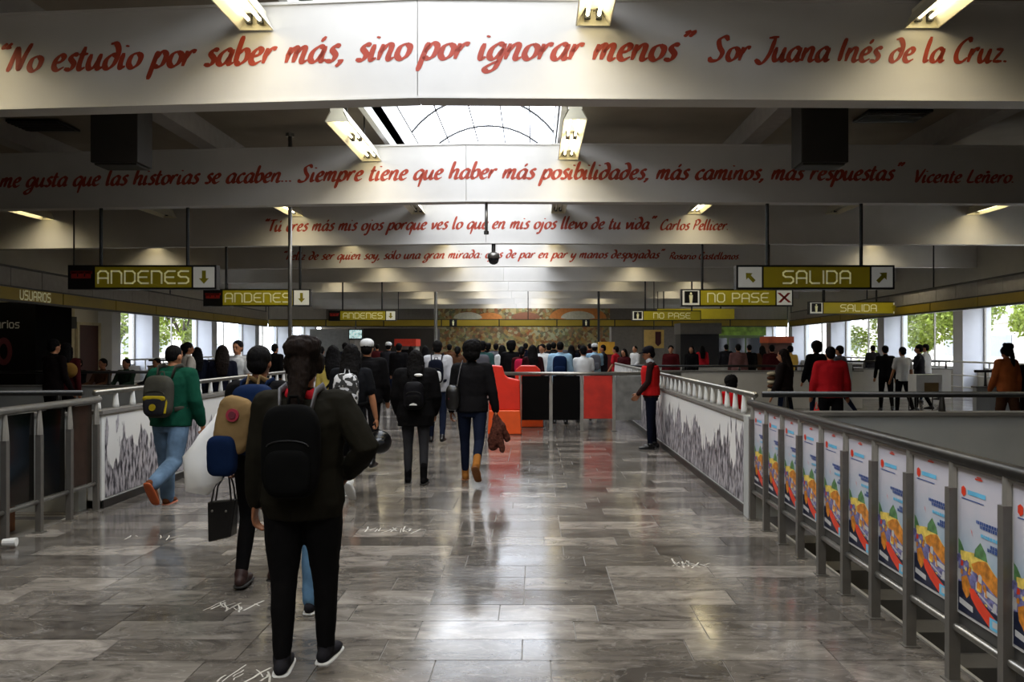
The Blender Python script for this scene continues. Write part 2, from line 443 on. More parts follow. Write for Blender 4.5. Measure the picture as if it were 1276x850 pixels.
# ------------------------------------------------------------------ lettering
def catmull(P, n=6):
    P = [Vector((p[0], p[1], 0)) for p in P]
    if len(P) == 2: return [P[0], (P[0]+P[1])/2, P[1]]
    Q = [2*P[0]-P[1]]+P+[2*P[-1]-P[-2]]; out = []
    for i in range(1, len(Q)-2):
        a, b, c, d = Q[i-1], Q[i], Q[i+1], Q[i+2]
        for t in range(n):
            u = t/n
            out.append(.5*((2*b)+(-a+c)*u+(2*a-5*b+4*c-d)*u*u+(-a+3*b-3*c+d)*u**3))
    out.append(P[-1]); return out
_bowl = [(.66,.82),(.42,1.0),(.12,.68),(.08,.2),(.28,0),(.5,.2),(.66,.7)]
G = {
'a': (.84, [_bowl, [(.7,1),(.62,.35),(.68,.03),(.88,.15)]]),
'b': (.74, [[(.16,1.85),(.1,.9),(.1,.1)], [(.1,.25),(.3,0),(.6,.3),(.6,.8),(.38,.95),(.12,.6)]]),
'c': (.64, [[(.6,.82),(.42,1),(.14,.68),(.1,.25),(.32,0),(.62,.2)]]),
'd': (.78, [[(.6,.72),(.38,.92),(.1,.6),(.1,.15),(.32,0),(.58,.35),(.64,1.1),(.42,1.62),(.12,1.62)]]),
'e': (.66, [[(.12,.45),(.42,.58),(.52,.85),(.34,1),(.12,.7),(.1,.22),(.32,0),(.64,.2)]]),
'g': (.8, [_bowl, [(.7,1),(.64,.1),(.5,-.6),(.2,-.8),(.02,-.6),(.3,-.3),(.62,-.12)]]),
'h': (.84, [[(.16,1.85),(.1,.9),(.08,0)], [(.1,.45),(.36,.95),(.58,.85),(.54,.2),(.64,0),(.84,.15)]]),
'i': (.4, [[(.12,1),(.08,.3),(.16,0),(.36,.15)], [(.2,1.38),(.24,1.5)]]),
'j': (.42, [[(.18,1),(.14,0),(-.02,-.65),(-.3,-.6)], [(.24,1.38),(.28,1.5)]]),
'l': (.4, [[(.18,1.85),(.1,.8),(.14,.05),(.36,.15)]]),
'm': (1.14, [[(.1,1),(.06,0)], [(.09,.45),(.3,.95),(.46,.85),(.42,0)], [(.44,.45),(.68,.95),(.86,.85),(.82,.2),(.92,0),(1.12,.15)]]),
'n': (.82, [[(.1,1),(.06,0)], [(.09,.45),(.34,.95),(.56,.85),(.52,.2),(.62,0),(.82,.15)]]),
'o': (.74, [[(.42,1),(.14,.78),(.08,.28),(.3,0),(.58,.22),(.64,.72),(.4,1)]]),
'p': (.78, [[(.16,1.05),(.08,.2),(0,-.8)], [(.1,.4),(.36,.98),(.64,.8),(.58,.2),(.34,0),(.1,.15)]]),
'q': (.8, [_bowl, [(.7,1),(.6,-.8)]]),
'r': (.6, [[(.1,1),(.06,0)], [(.09,.45),(.32,.95),(.58,.92)]]),
's': (.58, [[(.56,.92),(.34,1.02),(.2,.75),(.44,.38),(.32,.02),(-.02,.08)]]),
't': (.5, [[(.22,1.5),(.12,.35),(.22,0),(.46,.15)], [(-.02,1),(.46,1.02)]]),
'u': (.84, [[(.1,1),(.06,.35),(.2,0),(.44,.2),(.6,.7)], [(.62,1),(.56,.3),(.66,0),(.86,.15)]]),
'v': (.64, [[(.06,.98),(.16,.5),(.22,.05),(.46,.45),(.58,1)]]),
'y': (.74, [[(.1,1),(.08,.35),(.28,.08),(.56,.6)], [(.64,1),(.52,0),(.28,-.72),(-.04,-.62)]]),
'z': (.64, [[(.1,.95),(.52,.95)], [(.52,.95),(.06,.05)], [(.06,.05),(.6,.08)]]),
'N': (1.0, [[(-.02,0),(.12,.9),(.24,1.65)], [(.24,1.65),(.42,.8),(.56,.05)], [(.56,.05),(.72,1),(.94,1.85)]]),
'S': (.92, [[(.84,1.45),(.62,1.75),(.28,1.5),(.4,1.0),(.66,.55),(.5,.06),(.1,-.02),(-.06,.25)]]),
'J': (.84, [[(.36,1.66),(.96,1.75)], [(.76,1.7),(.62,.5),(.28,-.2),(-.16,.1)]]),
'I': (.36, [[(.18,1.7),(.1,.9),(.06,0)]]),
'C': (.84, [[(.82,1.45),(.66,1.75),(.26,1.3),(.1,.6),(.24,.06),(.56,.02),(.84,.35)]]),
'V': (.82, [[(.06,1.65),(.2,.9),(.3,.05),(.58,.9),(.84,1.75)]]),
'L': (.78, [[(.32,1.7),(.16,.8),(.08,.08)], [(.08,.08),(.4,.02),(.74,.12)]]),
'T': (.74, [[(-.06,1.58),(.82,1.72)], [(.4,1.65),(.3,.8),(.28,0)]]),
'F': (.74, [[(.22,1.6),(.14,.8),(.06,0)], [(.04,1.6),(.8,1.72)], [(.15,.88),(.56,.95)]]),
'P': (.76, [[(.22,1.65),(.06,0)], [(.0,1.45),(.4,1.75),(.74,1.42),(.52,.88),(.18,.8)]]),
'R': (.84, [[(.22,1.65),(.06,0)], [(.0,1.45),(.4,1.75),(.72,1.42),(.5,.92),(.2,.85)], [(.32,.88),(.76,.02)]]),
',': (.34, [[(.14,.12),(.14,-.08),(-.02,-.35)]]), '.': (.3, [[(.1,.0),(.14,.14)]]), ':': (.3, [[(.1,.0),(.14,.14)], [(.14,.7),(.18,.84)]]),
'“': (.56, [[(.2,1.9),(.06,1.7),(.08,1.5)], [(.46,1.9),(.32,1.7),(.34,1.5)]]),
'”': (.56, [[(.14,1.9),(.2,1.75),(.06,1.5)], [(.4,1.9),(.46,1.75),(.32,1.5)]]),
' ': (.5, []),
}
for a_, b_ in (('á','a'),('é','e'),('ó','o'),('ú','u')): G[a_] = (G[b_][0], G[b_][1]+[[(.42,1.28),(.58,1.62)]])
G['ñ'] = (G['n'][0], G['n'][1]+[[(.18,1.3),(.3,1.42),(.42,1.3),(.56,1.42)]])
def script_text(txt):
    """list of quads in (x, y) units of x-height and total advance"""
    x = 0; quads = []
    for ch in txt:
        adv, st = G[ch]
        for s_ in st:
            P = catmull(s_); L = []
            for i, p in enumerate(P):
                t = (P[min(i+1, len(P)-1)]-P[max(i-1, 0)])
                if t.length < 1e-6: t = Vector((1, 0, 0))
                t.normalize(); nrm = Vector((-t.y, t.x, 0))
                ang = math.atan2(t.y, t.x)
                w_ = .075+.085*abs(math.sin(ang-math.radians(38)))
                e = min(i, len(P)-1-i)/max(1, len(P)-1); w_ *= min(1, .55+e*5)
                L.append((p+nrm*w_, p-nrm*w_))
            for i in range(len(L)-1):
                quads.append([(q.x+x+.22*q.y, q.y) for q in (L[i][1], L[i+1][1], L[i+1][0], L[i][0])])
        x += adv+.04
    return quads, x
def beam_text(k, txt, px0, px1, z, xh):
    """lettering on the front of beam k from image column px0 to px1, following the fold"""
    def Xat(px):
        Y_ = BY[k]
        for _ in range(6): Y_ = beamY(k, PX(px, Y_))
        return PX(px, Y_)
    X0, X1 = Xat(px0), Xat(px1)
    q, W = script_text(txt); sx = (X1-X0)/W
    b = MB()
    for quad in q:
        P = []
        for (u, v) in quad:
            X = X0+u*sx; P.append((X, beamY(k, X)-.004, z+v*xh))
        b.add(P, [(0, 1, 2, 3)])
    o = b.build('lettering', red_letter, beams[k]); return o
beam_text(2, '“No estudio por saber más, sino por ignorar menos”', -4, 858, 4.655, .165)
beam_text(2, 'Sor Juana Inés de la Cruz.', 884, 1256, 4.655, .145)
beam_text(3, '“No me gusta que las historias se acaben... Siempre tiene que haber más posibilidades, más caminos, más respuestas”', -40, 1122, 4.66, .17)
beam_text(3, 'Vicente Leñero.', 1138, 1264, 4.62, .14)
beam_text(4, '“Tú eres más mis ojos porque ves lo que en mis ojos llevo de tu vida”', 328, 815, 4.62, .175)
beam_text(4, 'Carlos Pellicer.', 822, 908, 4.6, .15)
beam_text(5, '“Feliz de ser quien soy, sólo una gran mirada: ojos de par en par y manos despojadas”', 352, 826, 4.53, .16)
beam_text(5, 'Rosario Castellanos.', 834, 922, 4.5, .13)

# sign alphabet: round-cornered single strokes, 0..0.72 wide, 0..1 high
SG = {
'A': [[(0,0),(0,.82),(.16,1),(.54,1),(.7,.82),(.7,0)],[(0,.42),(.7,.42)]],
'n': [[(0,0),(0,1)],[(0,1),(.54,1),(.7,.82),(.7,0)]],
'D': [[(0,0),(0,1),(.54,1),(.7,.82),(.7,.18),(.54,0),(0,0)]],
'E': [[(.7,1),(.2,1),(0,.8),(0,.2),(.2,0),(.7,0)],[(0,.5),(.6,.5)]],
'S': [[(.7,1),(.16,1),(0,.86),(0,.66),(.16,.52),(.54,.52),(.7,.38),(.7,.14),(.54,0),(0,0)]],
'L': [[(0,1),(0,.14),(.14,0),(.66,0)]], 'I': [[(0,0),(0,1)]],
'O': [[(.16,0),(0,.18),(0,.82),(.16,1),(.54,1),(.7,.82),(.7,.18),(.54,0),(.16,0)]],
'P': [[(0,0),(0,1),(.54,1),(.7,.86),(.7,.58),(.54,.44),(0,.44)]],
'U': [[(0,1),(0,.16),(.16,0),(.54,0),(.7,.16),(.7,1)]],
'R': [[(0,0),(0,1),(.54,1),(.7,.86),(.7,.58),(.54,.44),(0,.44)],[(.35,.44),(.7,0)]],
'V': [[(0,1),(.35,0),(.7,1)]], 'a': [[(.05,.68),(.5,.7),(.55,.5),(.55,0)],[(.55,.38),(.1,.38),(.03,.18),(.1,0),(.55,0)]],
'r': [[(0,0),(0,.7)],[(0,.5),(.2,.7),(.45,.7)]], 'i': [[(0,0),(0,.7)],[(0,.85),(0,.95)]],
'o': [[(.1,0),(0,.15),(0,.55),(.1,.7),(.45,.7),(.55,.55),(.55,.15),(.45,0),(.1,0)]],
's': [[(.5,.7),(.08,.7),(.0,.5),(.1,.38),(.42,.35),(.5,.2),(.42,0),(0,0)]],
' ': []}
SW = {'I': .0, 'i': 0, 'r': .45, 's': .5, 'a': .55, 'o': .55, ' ': .3}
def sign_text(b, txt, cx, cz, y, h, hw_=.07, gap=.28, wscale=1.0, flip=1):
    W = sum(SW.get(c, .7)*wscale for c in txt)+gap*(len(txt)-1)
    x = -W/2
    for c in txt:
        for s_ in SG[c]:
            for i in range(len(s_)-1):
                p = Vector((s_[i][0]*wscale, s_[i][1], 0)); q = Vector((s_[i+1][0]*wscale, s_[i+1][1], 0)); t = (q-p).normalized(); nn = Vector((-t.y, t.x, 0))*hw_
                p2, q2 = p-t*hw_*.7, q+t*hw_*.7
                P = [(cx+(x+v.x)*h*flip, y, cz+(v.y-.5)*h) for v in (p2-nn, q2-nn, q2+nn, p2+nn)]
                b.add(P, [(0, 1, 2, 3)])
        x += SW.get(c, .7)*wscale+gap
def arrow(b, cx, cz, y, h, ang):
    pts = [(0,.5),(.38,.08),(.15,.08),(.15,-.5),(-.15,-.5),(-.15,.08),(-.38,.08)]
    ca, sa = math.cos(ang), math.sin(ang)
    b.add([(cx+(px_*ca-pz_*sa)*h, y, cz+(px_*sa+pz_*ca)*h) for px_, pz_ in pts], [(0,6,5,4,3,2,1)])
red_pic = mat('red pictogram', '#9c241c', .5)
def pict_person(b, cx, cz, y, h):
    b.ball((cx, y, cz+.34*h), (.09*h, .004, .09*h), 10, 6)
    b.add([(cx-.16*h,y,cz+.22*h),(cx+.16*h,y,cz+.22*h),(cx+.13*h,y,cz-.1*h),(cx+.1*h,y,cz-.45*h),(cx-.1*h,y,cz-.45*h),(cx-.13*h,y,cz-.1*h)][::-1], [(0,1,2,3,4,5)])
def hang_sign(name, label, txt, px0, px1, pz, beam, left, right, glow=.0, H_=.44, rods=None, thin=False):
    Yb = BY[beam]+.15
    for _ in range(4): Yb = beamY(beam, PX((px0+px1)/2, Yb))+.15
    X0, X1 = PX(px0, Yb), PX(px1, Yb); zt = PZ(pz[0], Yb); zb = PZ(pz[1], Yb); W = X1-X0; H = zt-zb; cx = (X0+X1)/2; cz_ = (zt+zb)/2
    t = empty(name, (cx, Yb, zb), 0, label, 'sign', 'hanging direction signs')
    def loc(bb): return bb.move(lambda v: v-Vector((cx, Yb, zb)))
    b = MB(); b.box(X0, X1, Yb-.09, Yb+.09, zb, zt); loc(b).build('housing', black_m, t)
    y = Yb-.092; m_ = .035
    face = mat('brightened olive face' if glow else 'olive face', '#a3961a' if glow > .1 else '#8e7f16', .45, var=.06, scale=3, emit=max(glow, .09))  # low glow put into every face colour to brighten the signs
    wl_ = H*1.05 if left else 0; wr = H*.95 if right else 0
    b = MB(); b.add([(X0+m_+wl_,y,zb+m_),(X1-m_-wr,y,zb+m_),(X1-m_-wr,y,zt-m_),(X0+m_+wl_,y,zt-m_)], [(0,1,2,3)]); loc(b).build('face', face, t)
    b = MB(); sign_text(b, txt, (X0+m_+wl_+X1-m_-wr)/2, cz_, y-.003, H*.5, wscale=1.18); loc(b).build('lettering', cream_let, t)
    wm = mat('brightened white field', '#d6d5c8', .5, var=.03, emit=.25) if glow else white_sign  # stronger added glow in the field of the brightened signs
    def field(a, c, m2): 
        b = MB(); b.add([(a,y,zb+m_),(c,y,zb+m_),(c,y,zt-m_),(a,y,zt-m_)], [(0,1,2,3)]); return loc(b).build('pictogram_field', m2, t)
    if left:
        a, c = X0+m_, X0+wl_
        if left == 'train':
            field(a, c, black_m); b = MB()
            q = (a+c)/2; r_ = H*.32
            for k in range(3):
                b.box(q-r_*1.3+k*r_*.9, q-r_*1.3+k*r_*.9+r_*.7, y-.006, y-.001, cz_+.0, cz_+r_*.75)
            b.box(q-r_*1.4, q+r_*1.4, y-.006, y-.001, cz_+r_*.45, cz_+r_*.8); b.box(q-r_*1.3, q+r_*1.2, y-.006, y-.001, cz_-r_*.15, cz_+r_*.05)
            loc(b).build('pictogram', red_pic, t)
        elif left == 'guard':
            field(a, c, wm); b = MB(); b.add([(a+.05,y-.002,zb+m_+.05),(c-.04,y-.002,zb+m_+.05),(c-.04,y-.002,zt-m_-.02),(a+.05,y-.002,zt-m_-.02)], [(0,1,2,3)]); loc(b).build('pictogram_ground', black_m, t)
            b = MB(); pict_person(b, (a+c)/2, cz_, y-.004, H*.7); loc(b).build('pictogram', cream_let, t)
        else:
            field(a, c, wm); b = MB(); arrow(b, (a+c)/2, cz_, y-.003, H*.5, left); loc(b).build('arrow', olive_m, t)
    if right is not None and right is not False:
        a, c = X1-wr, X1-m_
        field(a, c, wm); b = MB()
        if right == 'cross':
            for s_ in (1, -1):
                b.add([((a+c)/2+(-.3*H)*s_-.03,y-.003,cz_-.28*H),((a+c)/2+(-.3*H)*s_+.05,y-.003,cz_-.28*H),((a+c)/2+.3*H*s_+.03,y-.003,cz_+.28*H),((a+c)/2+.3*H*s_-.05,y-.003,cz_+.28*H)], [(0,1,2,3)])
            loc(b).build('pictogram', red_pic, t)
        else:
            arrow(b, (a+c)/2, cz_, y-.003, H*.55, right); loc(b).build('arrow', olive_m, t)
    for rp in (rods or ()):
        X = PX(rp, Yb); b = MB(); b.tube([(X, Yb, zt-.01), (X, Yb, BZ0+.02)], .033, 8); loc(b).build('hanger_rod', black_m, t)
    return t
R_ = math.radians
hang_sign('direction_sign', 'olive hanging sign reading ANDENES with down arrow, nearest on the left', 'AnDEnES', 88, 272, (331, 361), 3, 'train', R_(180), 0, rods=(126, 234))
hang_sign('direction_sign', 'olive hanging sign reading ANDENES crossed by the tall steel pole', 'AnDEnES', 255, 388, (360.5, 382), 4, 'train', R_(180), .12, rods=(282, 374))
hang_sign('direction_sign', 'small far hanging sign reading ANDENES above the yellow cross band', 'AnDEnES', 410, 494, (387, 400), 6, 'train', R_(180), .25, rods=(427, 476))
hang_sign('direction_sign', 'large olive hanging sign reading SALIDA with two diagonal arrows', 'SALIDA', 916, 1112, (331, 361), 3, R_(45), R_(-45), 0, rods=(956, 1073))
hang_sign('direction_sign', 'olive hanging sign reading NO PASE with guard pictogram and red cross', 'nO PASE', 848, 987, (360.5, 382), 4, 'guard', 'cross', .18, rods=(875, 958))
hang_sign('direction_sign', 'smaller olive hanging sign reading SALIDA below the large SALIDA sign', 'SALIDA', 1007, 1113, (376, 392), 5, 'guard', R_(0), .1, rods=(1027, 1092))
hang_sign('direction_sign', 'far olive hanging sign reading NO PASE above the yellow cross band', 'nO PASE', 787, 873, (387, 400), 6, 'guard', None, .2, rods=(804, 862))
# plain far sign board behind, blank at this distance
Yb = 38.7
t = empty('hanging_board', (PX(867, Yb), Yb, 2.9), 0, 'far blank olive board behind the NO PASE signs', 'sign')
b = MB(); b.box(-1.85, 1.85, -.06, .06, 0, .5); b.build('face', mat('brightened olive face', '#958a14'), t)
b = MB(); b.tube([(-1.55, 0, .45), (-1.55, 0, 1.4)], .035, 8); b.build('hanger_rod', black_m, t)
b = MB(); b.tube([(1.2, 0, .45), (1.2, 0, 1.4)], .035, 8); b.build('hanger_rod', black_m, t)

# ------------------------------------------------------------------ fluorescent fixtures
rngl = random.Random(5)
def fixture(X, k, lit, label, L=2.6):
    Y1 = beamY(k, X)-.03; Y0 = Y1-L; z = 5.0
    t = empty('ceiling_light', (X, Y1, z), 0, label, 'ceiling light', 'fluorescent ceiling lights between the beams')
    b = MB()   # channel with splayed sides, open underneath
    w0, w1, h = .09, .17, .15
    for s_ in (-1, 1):
        b.add([(s_*w0, -L, h), (s_*w0, 0, h), (s_*w1, 0, 0), (s_*w1, -L, 0), (s_*(w0+.012), -L, h+.01), (s_*(w0+.012), 0, h+.01), (s_*(w1+.012), 0, 0), (s_*(w1+.012), -L, 0)],
              [(0,1,2,3) if s_ > 0 else (3,2,1,0), (7,6,5,4) if s_ > 0 else (4,5,6,7), (3,2,6,7) if s_ > 0 else (7,6,2,3)])
    b.box(-w0-.012, w0+.012, -L, 0, h, h+.05)
    b.build('reflector', lampwhite, t)
    for y in (-L, -.012):
        b = MB(); b.add([(-w1,y,0),(w1,y,0),(w0,y,h),(-w0,y,h),(-w1,y+.012,0),(w1,y+.012,0),(w0,y+.012,h),(-w0,y+.012,h)], [(0,1,2,3),(7,6,5,4),(0,4,5,1)])
        b.build('end_cap', lampwhite, t)
    for s_ in (-1, 1):
        for (a, c) in ((-L+.06, -L/2-.05), (-L/2+.05, -.06)):
            b = MB(); b.tube([(s_*.06, a, .085), (s_*.06, c, .085)], .019, 8); b.build('tube', tube_m if lit else tube_off, t, smooth=True)
            for e in (a, c):
                b = MB(); b.box(s_*.06-.03, s_*.06+.03, e-.025, e+.025, .05, .15); b.build('socket', black_m, t)
    for yy in (-L*.25, -L*.75):
        b = MB(); b.tube([(0, yy, h+.05), (0, yy, .7)], .012, 6); b.build('hanger', darksteel_m, t)
    if lit:
        la = bpy.data.lights.new('fluorescent_light', 'AREA'); la.shape = 'RECTANGLE'; la.size = .2; la.size_y = L-.5
        la.energy = LAMP_W*lit; la.color = (1, .9, .66); la.spread = math.radians(140)
        lo = bpy.data.objects.new('fluorescent_light', la); C.objects.link(lo); lo.parent = t; lo.location = (0, -L/2-.2, .05)
    return t
LX_ = [-13, -9.6, -6.15, -2.95, .62, 4.1, 7.65, 11.3]
colname = ['at the far left by the windows', 'third left of the skylight', 'second left of the skylight', 'at the left edge of the skylight',
           'at the right edge of the skylight', 'second right of the skylight', 'third right of the skylight', 'at the far right by the windows']
bayname = {2: 'before the nearest beam', 3: 'before the second beam', 4: 'before the third beam', 5: 'before the fourth beam', 6: 'before the fifth beam', 7: 'before the sixth beam', 8: 'before the seventh beam', 9: 'before the eighth beam', 10: 'before the last beam', 1: 'overhead behind the viewer'}
LIT = {1: [0,0,.8,1,1,1,0,0], 2: [None,None,1,1,1,1.1,None,None], 3: [None,None,None,1,1,None,None,None], 4: [1,0,1,0,0,1,0,1],
       5: [1,None,.5,1,1,0,0,1], 6: [0,0,1,.3,0,1,0,0], 7: [None,1,.3,1,0,.4,1,0], 8: [0,0,1,1,.2,0,1,0], 9: [None,None,1,None,1,1,None,None], 10: [None,None,None,1,1,None,None,None]}
for k, row in LIT.items():
    for X, lit, cn in zip(LX_, row, colname):
        if lit is None: continue
        fixture(X, k, lit, ('lit' if lit else 'unlit')+' twin tube fluorescent light '+cn+', '+bayname[k])

# ------------------------------------------------------------------ side walls, columns, windows
def side(sign, X, Ystart, Y0s, name, lo_start):
    xa, xb = (X, X+.45) if sign > 0 else (X-.45, X)
    b = MB(); b.box(xa, xb, -4.2, 62, 3.0, 5.95); b.box(xa, xb, -4.2, Ystart, -3, 3.0); b.box(xa, xb, Ystart, 62, -.3, .82)
    o = struct(name, b, wall_m)
    for i, yc in enumerate(Y0s):
        b = MB(); b.box(xa-.5 if sign > 0 else xa, xb if sign > 0 else xb+.5, yc, yc+.62, 0, 3.02); c = struct('column', b, col_m)
        # window opening: slim frame and two panes
    for i in range(len(Y0s)-1):
        a, c = Y0s[i]+.62, Y0s[i+1]; xm = (xa+xb)/2
        w_ = empty(f'window_{i+1}' if sign > 0 else f'window_{i+11}', (0, 0, 0)); tag(w_, kind='structure')
        b = MB(); b.box(xm-.03, xm+.03, a, a+.06, .82, 3); b.box(xm-.03, xm+.03, c-.06, c, .82, 3); b.box(xm-.03, xm+.03, a, c, .82, .88); b.box(xm-.03, xm+.03, a, c, 2.94, 3); b.box(xm-.03, xm+.03, (a+c)/2-.025, (a+c)/2+.025, .88, 2.94)
        b.build('window_frame', steel_m, w_)
        for (p, q) in ((a+.06, (a+c)/2-.025), ((a+c)/2+.025, c-.06)):
            b = MB(); b.box(xm-.004, xm+.004, p, q, .88, 2.94); b.build('pane', sky_glass, w_)
    return o
side(1, XR, 15.0, [15.0, 20.9, 26.75, 32.75, 38.6, 44.4, 50.4, 56.4], 'wall_right', 0)
side(-1, XL, 29.3, [29.3, 32.4, 38.4, 44.4, 50.4, 56.4], 'wall_left', 0)
# mural end wall
b = MB(); b.box(XL-.4, XR+.4, 61.5, 61.9, 0, 6); struct('wall_back', b, mat('grey brown wall', '#6a645c', .7))  # one even grey brown over the whole end wall
t = empty('mural', (0, 61.4, 0), 0, 'wide painted mural in browns, greens and ochres on the far end wall', 'mural')
b = MB(); b.box(PX(546, 61.4), PX(760, 61.4), -.03, .05, .4, 4.75); b.build('painted_panel', mural_m, t)
orange_arc = mat('orange mural paint', '#d2843f', .6); pale_arc = mat('pale mural paint', '#cfc9b0', .6)
for (pxc, ww, mm) in ((583, 1.1, pale_arc), (610, 1.0, orange_arc), (655, 1.1, M['brown skin']), (720, 2.2, orange_arc), (720, 1.3, pale_arc)):
    X = PX(pxc, 61.4); n = 12; o_ = -.035 if mm is not pale_arc or ww > 1.2 else -.04
    b = MB(); b.add([(X, o_-.001*(3-ww), 3.5)]+[(X+ww*math.cos(math.pi*i/n), o_-.002*(3-ww), 3.5+.85*ww/2*math.sin(math.pi*i/n)+.2) for i in range(n+1)], [(0, i+1, i+2) for i in range(n)]); b.build('painted_arch', mm, t)

# bands of olive sign fascia along both sides and across
def band(name, P0, P1, z0, z1, ztop, label, panels=True):
    P0, P1 = Vector(P0), Vector(P1); d = (P1-P0); L = d.length; a = math.atan2(d.y, d.x)
    t = empty(name, (P0.x, P0.y, 0), a, label, 'sign band')
    b = MB(); b.box(0, L, -.08, .08, z0, z1); b.build('core', black_m, t)
    n = max(1, int(L/3.0)); 
    for i in range(n):
        u0, u1 = L*i/n+.03, L*(i+1)/n-.03
        b = MB(); b.box(u0, u1, -.1, .1, z0+.05, z1-.04); b.build('strip_panel', olive_dk, t)
    if panels:
        m_ = int(L/1.3)
        for i in range(m_):
            u0, u1 = L*i/m_+.01, L*(i+1)/m_-.01
            b = MB(); b.box(u0, u1, -.03, .03, z1+.01, ztop-.03); b.build('upper_panel', wall_m if False else girder_m, t)
        b = MB(); b.box(0, L, -.05, .05, ztop-.03, ztop+.02); b.build('top_rail', black_m, t)
    k = int(L/6)
    for i in range(k+1):
        b = MB(); b.tube([(L*i/max(k, 1), 0, ztop if panels else z1), (L*i/max(k, 1), 0, 5.7)], .022, 8); b.build('hanger_rod', black_m, t)
    return t, L
bl, Lb = band('sign_band', (-11.4, 14.0), (-14.15, 42.4), 2.62, 2.98, 3.42, 'olive and black sign band along the left side of the hall')
br, Lr = band('sign_band', (11.0, 12.0), (13.6, 42.4), 2.62, 2.95, 3.36, 'olive and black sign band along the right side of the hall')
bc, Lc = band('sign_band', (-14.2, 43), (13.6, 43), 2.62, 3.03, 3.4, 'yellow olive sign band spanning the hall in front of the mural', panels=False)
for u in (9.9, 17.0):
    b = MB(); b.box(u-.2, u+.2, -.115, -.1, 2.66, 3.02); b.build('pictogram_ground', black_m, bc)
    b = MB(); pict_person(b, u, 2.84, -.12, .32); b.build('pictogram', cream_let, bc)
# flat letters on the left band start, a low glow put into their colour
bb = MB(); sign_text(bb, 'UnIDADES' if False else 'USUARIOS', 5.0, 2.8, -.105, .2, hw_=.09); o = bb.build('lettering', cream_let, bl)

# kiosk and doors on the left
t = empty('black_kiosk', (-14.2, 20.6, 0), 0, 'black shop front at far left with pale lettering and red ring', 'kiosk')
b = MB(); b.box(-1.6, 1.42, 0, 1.6, 0, 2.75); b.build('body', mat('shop black', '#080707', .9, spec=.1), t)
b = MB(); sign_text(b, 'arios', PX(10, 20.6)+14.2, PZ(404, 20.6), -.01, .19, hw_=.07, gap=.25); b.build('lettering', mat('grey lettering', '#b0aea4'), t)
b = MB(); ring = []; 
for i in range(20):
    q0, q1 = 2*math.pi*i/20, 2*math.pi*(i+1)/20; cx_, cz_ = PX(5, 20.6)+14.2, PZ(438, 20.6)
    b.add([(cx_+.22*math.cos(q0), -.012, cz_+.36*math.sin(q0)), (cx_+.22*math.cos(q1), -.012, cz_+.36*math.sin(q1)), (cx_+.1*math.cos(q1), -.012, cz_+.2*math.sin(q1)), (cx_+.1*math.cos(q0), -.012, cz_+.2*math.sin(q0))], [(0,1,2,3)])
b.build('ring_emblem', mat('red emblem', '#4c1019', .5), t)
d = empty('door_1', (XL+.02, 27.9, 0)); tag(d, kind='structure')
b = MB(); b.box(0, .06, 0, 1.25, 0, 2.35); b.build('door_leaf', mat('dark red door', '#3a1310', .5), d)
b = MB(); b.box(0, .1, -.12, 0, 0, 2.45); b.box(0, .1, 1.25, 1.37, 0, 2.45); b.box(0, .1, 0, 1.25, 2.35, 2.45); b.build('door_frame', mat('cream frame', '#b5ab92', .6), d)
b = MB(); b.box(0, .03, -7.5, -.15, 0, 2.98); o = b.build('trim_3', mat('cream wall', '#b3a88c', .7), None, loc=(XL, 27.9, 0)); tag(o, kind='structure')
t = empty('wall_speaker', (XL+.3, 26.7, 2.2), 0, 'small black box mounted on the cream wall left of the door', 'speaker')
b = MB(); b.box(-.2, .2, -.35, .35, 0, .4); b.build('case', black_m, t)
t = empty('black_notice_board', (XL+.1, 25.7, 1.95), 0, 'black square notice board beside the black kiosk', 'sign')
b = MB(); b.box(-.05, .05, -.3, .35, 0, .55); b.build('board', black_m, t)

# ------------------------------------------------------------------ parapets
def parapet(name, x0, x1, y0, y1, top, m, rail=None, post_step=.35, label=None, vertical_axis='y', print_m=None):
    """solid wall with a steel handrail carried on short white balusters"""
    b = MB(); b.box(x0, x1, y0, y1, 0, top)
    o = struct(name, b, m)
    b = MB(); b.box(x0-.025, x1+.025, y0-.025, y1+.025, top, top+.035); b.build('coping', mat('grey coping', '#6f6c67', .5), o)
    if print_m:
        if vertical_axis == 'y':
            xs = x0-.006 if x0 > 0 else x1+.006
            b = MB(); b.box(min(xs, x0 if x0 > 0 else x1), max(xs, x0 if x0 > 0 else x1), y0+.06, y1-.02, .1, top-.02); b.build('printed_panel', print_m, o)
        b = MB(); b.box(x0-.02, x1+.02, y0, y1, 0, .08); b.build('plinth', darksteel_m, o)
    if rail:
        zr = rail
        xm, ym = (x0+x1)/2, (y0+y1)/2
        along_y = (y1-y0) > (x1-x0)
        A, B = ((xm, y0), (xm, y1)) if along_y else ((x0, ym), (x1, ym))
        b = MB(); b.tube([(A[0], A[1], zr), (B[0], B[1], zr)], .03, 10, ref=(0, 0, 1)); b.build('handrail', steel_m if print_m else black_m, o, smooth=True)
        L = math.hypot(B[0]-A[0], B[1]-A[1]); n = max(1, round(L/post_step)); me = None
        for i in range(n+1):
            u = (i+.15)/(n+.3)
            if me is None:
                q = MB(); q.tube([(0, 0, top+.03), (0, 0, top+.08), (0, 0, zr-.05), (0, 0, zr)], [.036, .032, .022, .018], 8); p = q.build('baluster', white_m if print_m else darksteel_m, o, smooth=True); me = p.data
            else:
                p = bpy.data.objects.new('baluster', me); C.objects.link(p); p.parent = o
            p.location = (A[0]+(B[0]-A[0])*u, A[1]+(B[1]-A[1])*u, 0)
    return o
parapet('wall_mural_right', RX, RX+.14, 7.75, 21.0, .92, white_m, 1.165, .36, print_m=forest_m)
b = MB(); b.box(RX-.03, RX+.17, 7.62, 7.8, 0, .97); struct('end_pier', b, parapet_m)
